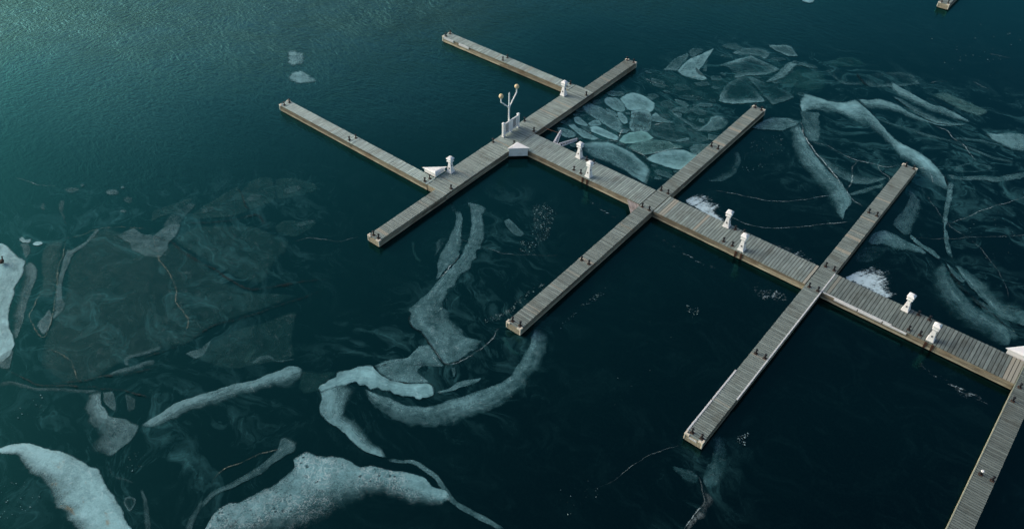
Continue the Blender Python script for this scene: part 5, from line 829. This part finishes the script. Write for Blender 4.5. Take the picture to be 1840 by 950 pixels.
# white strips and boards along dock edges (local x along the dock)
for a0, a1 in ((-8.45, -7.0), (-6.2, -4.75)): strip(C2, 1, 0, a0, a1, -.645, D - .22, D + .02, .07, name='edge_board')
strip(F2, 0, 0, -14.9, 1.25, -.645, D - .07, D + .025, .10)
for a0, a1 in ((-19.2, -16.0), (-15.9, -12.6)): strip(F2, 0, 0, a0, a1, .64, D - .07, D + .022, .12)
strip(S2, 1, 0, -6.95, -1.6, -1.30, D - .05, D + .03, .07)
for a0, a1 in ((-6.0, -4.2), (-4.12, -2.3), (-2.2, -.45)): strip(S2, 1, 0, a0, a1, -1.36, D - .20, D - .055, .10, name='edge_board')
strip(F3, 0, 0, -19.3, 1.0, .645, D - .06, D + .015, .07, 'strip_wood')
pm = MB(); pm.box(-.28, .28, -.012, .012, .42, .58); pl = pm.build('name_plate', M['plate'], F2); pl.location = (-19.525, 0.05, 0); pl.rotation_euler = (0, 0, math.pi / 2)
for (rt, xx, yy) in ((S0, 1.0, -1.318), (S1, 1.2, -1.338), (S2, 1.2, -1.308)):
    bk = MB()
    for dx in (-.25, .25): bk.box(xx + dx - .08, xx + dx + .08, yy - .05, yy + .04, .12, D - .04)
    bk.build('rust_bracket', M['rust'], rt)
# seams: thin dark gaps where docks meet are left open on purpose; junction plates
tri = tag(empty('corner_platform', (13.545, -.08, 0)), 'small triangular platform of pale slats in the corner of the first finger crossing', 'platform')
mb = MB()
for k in range(7):
    a, b = .12 + k * .17, .12 + k * .17 + .14
    pts = [(-a, 0), (-b, 0), (0, -b * 1.08), (0, -a * 1.08)]
    mb.prism([(x - .01, y - .02) for x, y in pts], D - .08, D - .03, random.choice((.8, 1, 1.15)), )
mb.build('slats', M['slat'], tri); mb = MB(); mb.bar((-1.15, -.06, D - .13), (-.05, -1.25, D - .13), .04); mb.bar((-.5, -.06, D - .13), (-.06, -.6, D - .13), .04); mb.build('support_frame', M['float'], tri)

# ---------------------------------------------------------------- triangular dock boxes
def dock_box(label, corner, dx, dy, z0, z1):
    root = tag(empty('dock_box', (corner[0], corner[1], z0)), label, 'dock box', 'white triangular dock boxes')
    def tri_(e): return [(-e * np.sign(dx), -e * np.sign(dy)), (dx + 2.2 * e * np.sign(dx), -e * np.sign(dy)), (-e * np.sign(dx), dy + 2.2 * e * np.sign(dy))]
    def order(p): return p if dx * dy > 0 else p[::-1]
    h = z1 - z0; mb = MB(); mb.prism(order(tri_(-.03)), 0, h - .075); mb.build('box_body', M['white'], root, bevel=.015)
    mb = MB(); base = order(tri_(.05)); up = order(tri_(-.10)); n = 3
    ridge = .14; hz = []
    vs = [(x, y, h - .07) for x, y in base] + [(x, y, h + .0) for x, y in base] + [(x, y, h + (ridge if abs(x) + abs(y) < .5 else .03)) for x, y in up]
    fs = [(2, 1, 0), (6, 7, 8)] + [(i, (i + 1) % 3, 3 + (i + 1) % 3, 3 + i) for i in range(3)] + [(3 + i, 3 + (i + 1) % 3, 6 + (i + 1) % 3, 6 + i) for i in range(3)]
    mb.add(vs, fs); mb.build('box_lid', M['white'], root, bevel=.02)
    return root
dock_box('white triangular dock box in the corner below the lamp post', (.06, -.08), 1.38, -1.3, D - .5, D + .40)
dock_box('white triangular dock box where the lower left finger meets the cross walkway', (-2.30, -8.58), -1.45, 1.35, D + .008, D + .45)
dock_box('white triangular dock box cut by the right edge of the picture', (44.10, 2.62), -1.4, 1.55, D - .1, D + .42)

# ---------------------------------------------------------------- power pedestals
def pedestal():
    root = empty('power_pedestal', (0, 0, 0))
    mb = MB(); mb.sections([(0, .39), (.07, .39), (.09, .36), (.14, .35)]); mb.build('base', M['white'], root, bevel=.01)
    mb = MB(); mb.sections([(.142, .33), (.5, .265), (.98, .18)]); mb.build('column', M['white'], root, bevel=.012)
    mb = MB(); mb.sections([(.982, .18), (1.10, .29), (1.14, .34), (1.20, .34), (1.22, .29), (1.36, .27)]); mb.build('head', M['white'], root, bevel=.012)
    mb = MB(); mb.sections([(1.362, .34), (1.41, .39), (1.46, .385), (1.58, .23), (1.61, .19), (1.62, .05)]); mb.build('roof', M['white'], root, bevel=.01)
    mb = MB()
    for s in (-1, 1): mb.box(-.05, .05, s * .205 - .02, s * .205 + .02, .42, .54); mb.box(s * .158 - .02, s * .158 + .02, -.045, .045, .66, .80)
    mb.build('socket_cover', M['slot'], root)
    return root
PED = [(-2.0, 9.95, 'white power pedestal on the cross walkway beside the upper left finger'), (5.5, 2.22, 'white power pedestal on the far edge of the first main walkway section'),
       (7.86, .40, 'white power pedestal on the near edge of the first main walkway section'), (-1.9, -7.05, 'white power pedestal beside the white triangular box on the cross walkway'),
       (20.6, 2.22, 'white power pedestal on the far edge of the middle main walkway section'), (22.95, .36, 'white power pedestal on the near edge of the middle main walkway section'),
       (35.65, 2.2, 'white power pedestal on the far edge of the last main walkway section'), (38.15, .38, 'white power pedestal on the near edge of the last main walkway section')]
proto = pedestal()
def copy_tree(o, parent=None):
    c = o.copy(); col.objects.link(c)
    if parent is not None: c.parent = parent
    for ch in o.children: copy_tree(ch, c)
    return c
for i, (x, y, lab) in enumerate(PED):
    o = proto if i == 0 else copy_tree(proto)
    o.location = (x, y, D + .006); o.rotation_euler = (0, 0, math.radians(random.uniform(-5, 5))); tag(o, lab, 'power pedestal', 'white power pedestals on the walkways')

# ---------------------------------------------------------------- bollards
def bollard_mesh(cap):
    mb = MB(); mb.sections([(0, .17), (.02, .17)], 4); n1 = len(mb.f)
    mb.sections([(.021, .085), (.08, .06), (.30, .055), (.33, .10), (.38, .105), (.405, .07)], 10, 0)
    me = bpy.data.meshes.new('bollard'); me.from_pydata(mb.v, [], mb.f); me.materials.append(M['rust']); me.materials.append(M['black']); me.materials.append(M['white'])
    for i, p in enumerate(me.polygons): p.material_index = 0 if i < n1 else 2 if cap and max(me.vertices[v].co.z for v in p.vertices) > .34 else 1
    return me
BM, BMW = bollard_mesh(0), bollard_mesh(1)
for x, y, lab in BOLLARDS:
    o = link(bpy.data.objects.new('bollard', BMW if lab.startswith('white topped') else BM)); o.location = (x, y, D + .006)
    o.rotation_euler = (random.uniform(-.04, .04), random.uniform(-.04, .04), random.uniform(-.1, .1)); tag(o, lab, 'bollard', 'black mooring bollards on the docks')

# ---------------------------------------------------------------- lamp post and fence panel
lx, ly = -2.10, 1.34
root = tag(empty('lamp_post', (lx, ly, D + .006)), 'white lamp post with two raised arms and cream globes', 'lamp post')
mb = MB(); mb.sections([(0, .20), (.08, .20), (.12, .14), (.3, .12)], 8); mb.build('foot', M['mast'], root)
mb = MB(); mb.bar((0, 0, .301), (0, 0, 3.95), .085, 12, .075); mb.bar((0, 0, 3.951), (0, 0, 4.18), .09, 12, .02); mb.bar((0, 0, 2.5), (0, 0, 2.75), .10, 12); mb.build('mast', M['mast'], root)
for s, dy in ((-1, 1.18), (1, 1.08)):
    mb = MB(); mb.bar((0, s * .06, 2.62), (0, s * dy, 3.68), .062, 10); mb.bar((0, s * dy, 3.66), (0, s * dy, 4.06), .062, 10); mb.bar((0, s * dy, 4.061), (0, s * dy, 4.10), .10, 10)
    arm = mb.build('arm', M['mast'], root)
    bm = bmesh.new(); bmesh.ops.create_uvsphere(bm, u_segments=24, v_segments=14, radius=.22); me = bpy.data.meshes.new('globe'); bm.to_mesh(me); bm.free()
    for p in me.polygons: p.use_smooth = True
    me.materials.append(M['globe']); g = link(bpy.data.objects.new('globe', me), arm); g.location = (0, s * dy, 4.30)
root = tag(empty('fence_panel', (-1.86, ly, D + .006)), 'white fence panel with dark slots standing under the lamp post', 'fence panel')
for s in (-1, 1):
    mb = MB(); y = s * 1.1; mb.box(-.12, .12, y - .12, y + .12, 0, .1); mb.box(-.10, .10, y - .10, y + .10, .1, 1.42); mb.sections([(1.421, .18), (1.47, .19), (1.53, .12)], 4, math.pi / 4, (0, y)); mb.build('post', M['white'], root, bevel=.01)
for z0, z1 in ((1.22, 1.34), (.16, .27)):
    mb = MB(); mb.box(-.05, .05, -.998, .998, z0, z1); mb.build('rail', M['white'], root, bevel=.008)
mb = MB(); mb.box(-.045, .055, -.11, .11, .0, 1.219); mb.build('middle_post', M['white'], root)
mb = MB()
for s in (-1, 1):
    for a, b in ((.112, .34), (.45, .49), (.61, .65), (.76, .998)): y0, y1 = sorted((s * a, s * b)); mb.box(-.02, .02, y0, y1, .271, 1.219)
mb.build('boards', M['white'], root)
mb = MB()
for s in (-1, 1): y0, y1 = sorted((s * .33, s * .77)); mb.box(-.06, -.03, y0, y1, .275, 1.215)
mb.build('dark_backing', M['slot'], root)

# ---------------------------------------------------------------- mooring boom by the main walkway
root = tag(empty('mooring_boom', (2.6, 2.62, .5)), 'white lattice mooring boom hinged on the main walkway edge', 'boom')
def truss(a, b, w, dz):
    a, b = Vector(a), Vector(b); d = (b - a).normalized(); sd = Vector((-d.y, d.x, 0)) * w; mb = MB(); n = 7
    mb.bar(a - sd, b - sd * .4, .05, 8); mb.bar(a + sd, b + sd * .4, .05, 8); top = Vector((0, 0, dz)); mb.bar(a + top, b + top * .5, .07, 8)
    for k in range(n):
        t0, t1 = k / n, (k + 1) / n; w0, w1 = 1 - .6 * t0, 1 - .6 * t1; p = a.lerp(b, t0); q = a.lerp(b, t1)
        mb.bar(p - sd * w0, q + sd * w1, .022, 5); mb.bar(p + sd * w0, q + top * (1 - .5 * t1), .022, 5); mb.bar(p - sd * w0, p + top * (1 - .5 * t0), .022, 5)
    return mb
truss((-.25, .1, 0), (-1.0, 2.05, .05), .2, .22).build('boom_arm', M['galv'], root)
truss((.25, .1, 0), (.95, 2.0, .0), .2, .22).build('boom_arm', M['galv'], root)
mb = MB(); mb.box(-.45, .45, .03, .12, -.1, .16); mb.build('hinge_plate', M['galv'], root)
mb = MB(); mb.bar((-2.58, 1.5, .05), (-1.0, 1.62, .12), .035, 6); mb.build('tie_rod', M['rust'], root)
root = tag(empty('mooring_pole', (3.9, 4.2, 0)), 'thin dark mooring pole with a grey float standing in the ice by the pedestal', 'pole')
mb = MB(); mb.bar((0, 0, -.3), (0, 0, 1.15), .04, 8); mb.build('pole', M['float'], root)
mb = MB(); mb.sections([(-.05, .14), (.05, .24), (.25, .26), (.40, .18), (.46, .06)], 12, 0); o = mb.build('pole_float', M['black'], root, (.12, .06, 0), True)
bm = bmesh.new(); bmesh.ops.create_uvsphere(bm, u_segments=16, v_segments=10, radius=.2); me = bpy.data.meshes.new('mooring_buoy'); bm.to_mesh(me); bm.free()
for v in me.vertices:
    if v.co.z > .15: v.co.z += (v.co.z - .15) * 1.2
for p in me.polygons: p.use_smooth = True
me.materials.append(M['guard']); tag(link(bpy.data.objects.new('mooring_buoy', me)), 'small cream mooring buoy afloat beside the main walkway pedestal', 'buoy').location = (4.62, 3.55, .12)

# ---------------------------------------------------------------- bird on the left floe
root = tag(empty('bird', (-21.06, -38.17, .075), 2.2), 'dark brown water bird resting on the bright ice at the left edge', 'bird')
def loft_body(secs, name, m, parent, n=14):
    mb = MB(); vs = []
    for x, z, ry, rz in secs:
        for i in range(n):
            t = 2 * math.pi * i / n; vs.append((x, ry * math.cos(t), z + rz * math.sin(t)))
    fs = [(k * n + i, k * n + (i + 1) % n, (k + 1) * n + (i + 1) % n, (k + 1) * n + i) for k in range(len(secs) - 1) for i in range(n)]
    fs += [tuple(range(n)), tuple(range((len(secs) - 1) * n, len(secs) * n))[::-1]]
    mb.add(vs, fs); return mb.build(name, m, parent, None, True)
loft_body([(-.36, .24, .02, .012), (-.28, .21, .07, .035), (-.15, .17, .13, .10), (0, .155, .155, .13), (.12, .17, .14, .13), (.19, .22, .09, .10), (.22, .30, .055, .06), (.235, .37, .05, .05), (.26, .43, .058, .055), (.30, .44, .05, .048), (.335, .43, .025, .03)], 'body', M['feather'], root)
for s in (-1, 1):
    w = loft_body([(-.30, .23, .008, .012), (-.18, .21, .02, .05), (0, .20, .03, .085), (.10, .20, .02, .06), (.14, .20, .006, .02)], 'wing', M['feather'], root); w.location = (0, s * .13, .02); w.rotation_euler = (0, 0, s * .06)
    mb = MB(); mb.bar((.02, s * .06, .0), (.0, s * .05, .06), .012, 6); mb.box(0, .09, s * .06 - .03, s * .06 + .03, -.004, .008); mb.build('leg', M['beak'], root)
loft_body([(.325, .43, .022, .018), (.36, .425, .022, .010), (.40, .42, .016, .006)], 'beak', M['beak'], root, 8)
loft_body([(.13, .12, .05, .03), (.19, .18, .07, .06), (.215, .24, .045, .04)], 'breast', M['featherp'], root, 10)

# ---------------------------------------------------------------- sky, sun, camera
w = bpy.data.worlds.new('World'); scene.world = w; w.use_nodes = True; nt = w.node_tree; nt.nodes.clear()
SUN_EL, SUN_AZ = math.radians(SUNEL), math.radians(SUNAZ)          # azimuth measured from +Y towards +X
sk = nt.nodes.new('ShaderNodeTexSky'); sk.sky_type = 'NISHITA'; sk.sun_disc = False; sk.sun_elevation = SUN_EL; sk.sun_rotation = SUN_AZ
sk.air_density = 1.0; sk.dust_density = DUST; sk.ozone_density = 1.0; sk.altitude = 0
bg = nt.nodes.new('ShaderNodeBackground'); bg.inputs['Strength'].default_value = SKY; wo = nt.nodes.new('ShaderNodeOutputWorld')
nt.links.new(sk.outputs[0], bg.inputs[0]); nt.links.new(bg.outputs[0], wo.inputs[0])
ld = bpy.data.lights.new('sun', 'SUN'); ld.energy = SUNP; ld.angle = math.radians(SUNANG); ld.color = (1.0, .97, .93)
so = bpy.data.objects.new('sun', ld); link(so); dv = Vector((math.sin(SUN_AZ) * math.cos(SUN_EL), math.cos(SUN_AZ) * math.cos(SUN_EL), math.sin(SUN_EL)))
so.rotation_euler = dv.to_track_quat('Z', 'Y').to_euler(); so.location = (-60, 30, 60)
cd = bpy.data.cameras.new('camera'); cd.sensor_width = 36; cd.lens = LENS; cd.clip_start = .5; cd.clip_end = 3000
co = bpy.data.objects.new('camera', cd); link(co); r_, u_, f_ = (Vector(v) for v in CAM_AXES)
co.matrix_world = Matrix(((r_.x, u_.x, -f_.x, CAM_POS[0]), (r_.y, u_.y, -f_.y, CAM_POS[1]), (r_.z, u_.z, -f_.z, CAM_POS[2]), (0, 0, 0, 1)))
scene.camera = co
scene.render.engine = 'CYCLES'; scene.cycles.use_denoising = True; scene.cycles.transparent_max_bounces = 24; scene.cycles.max_bounces = 6
scene.view_settings.view_transform = 'Standard'; scene.view_settings.look = 'None'; scene.view_settings.exposure = 0; scene.view_settings.gamma = 1
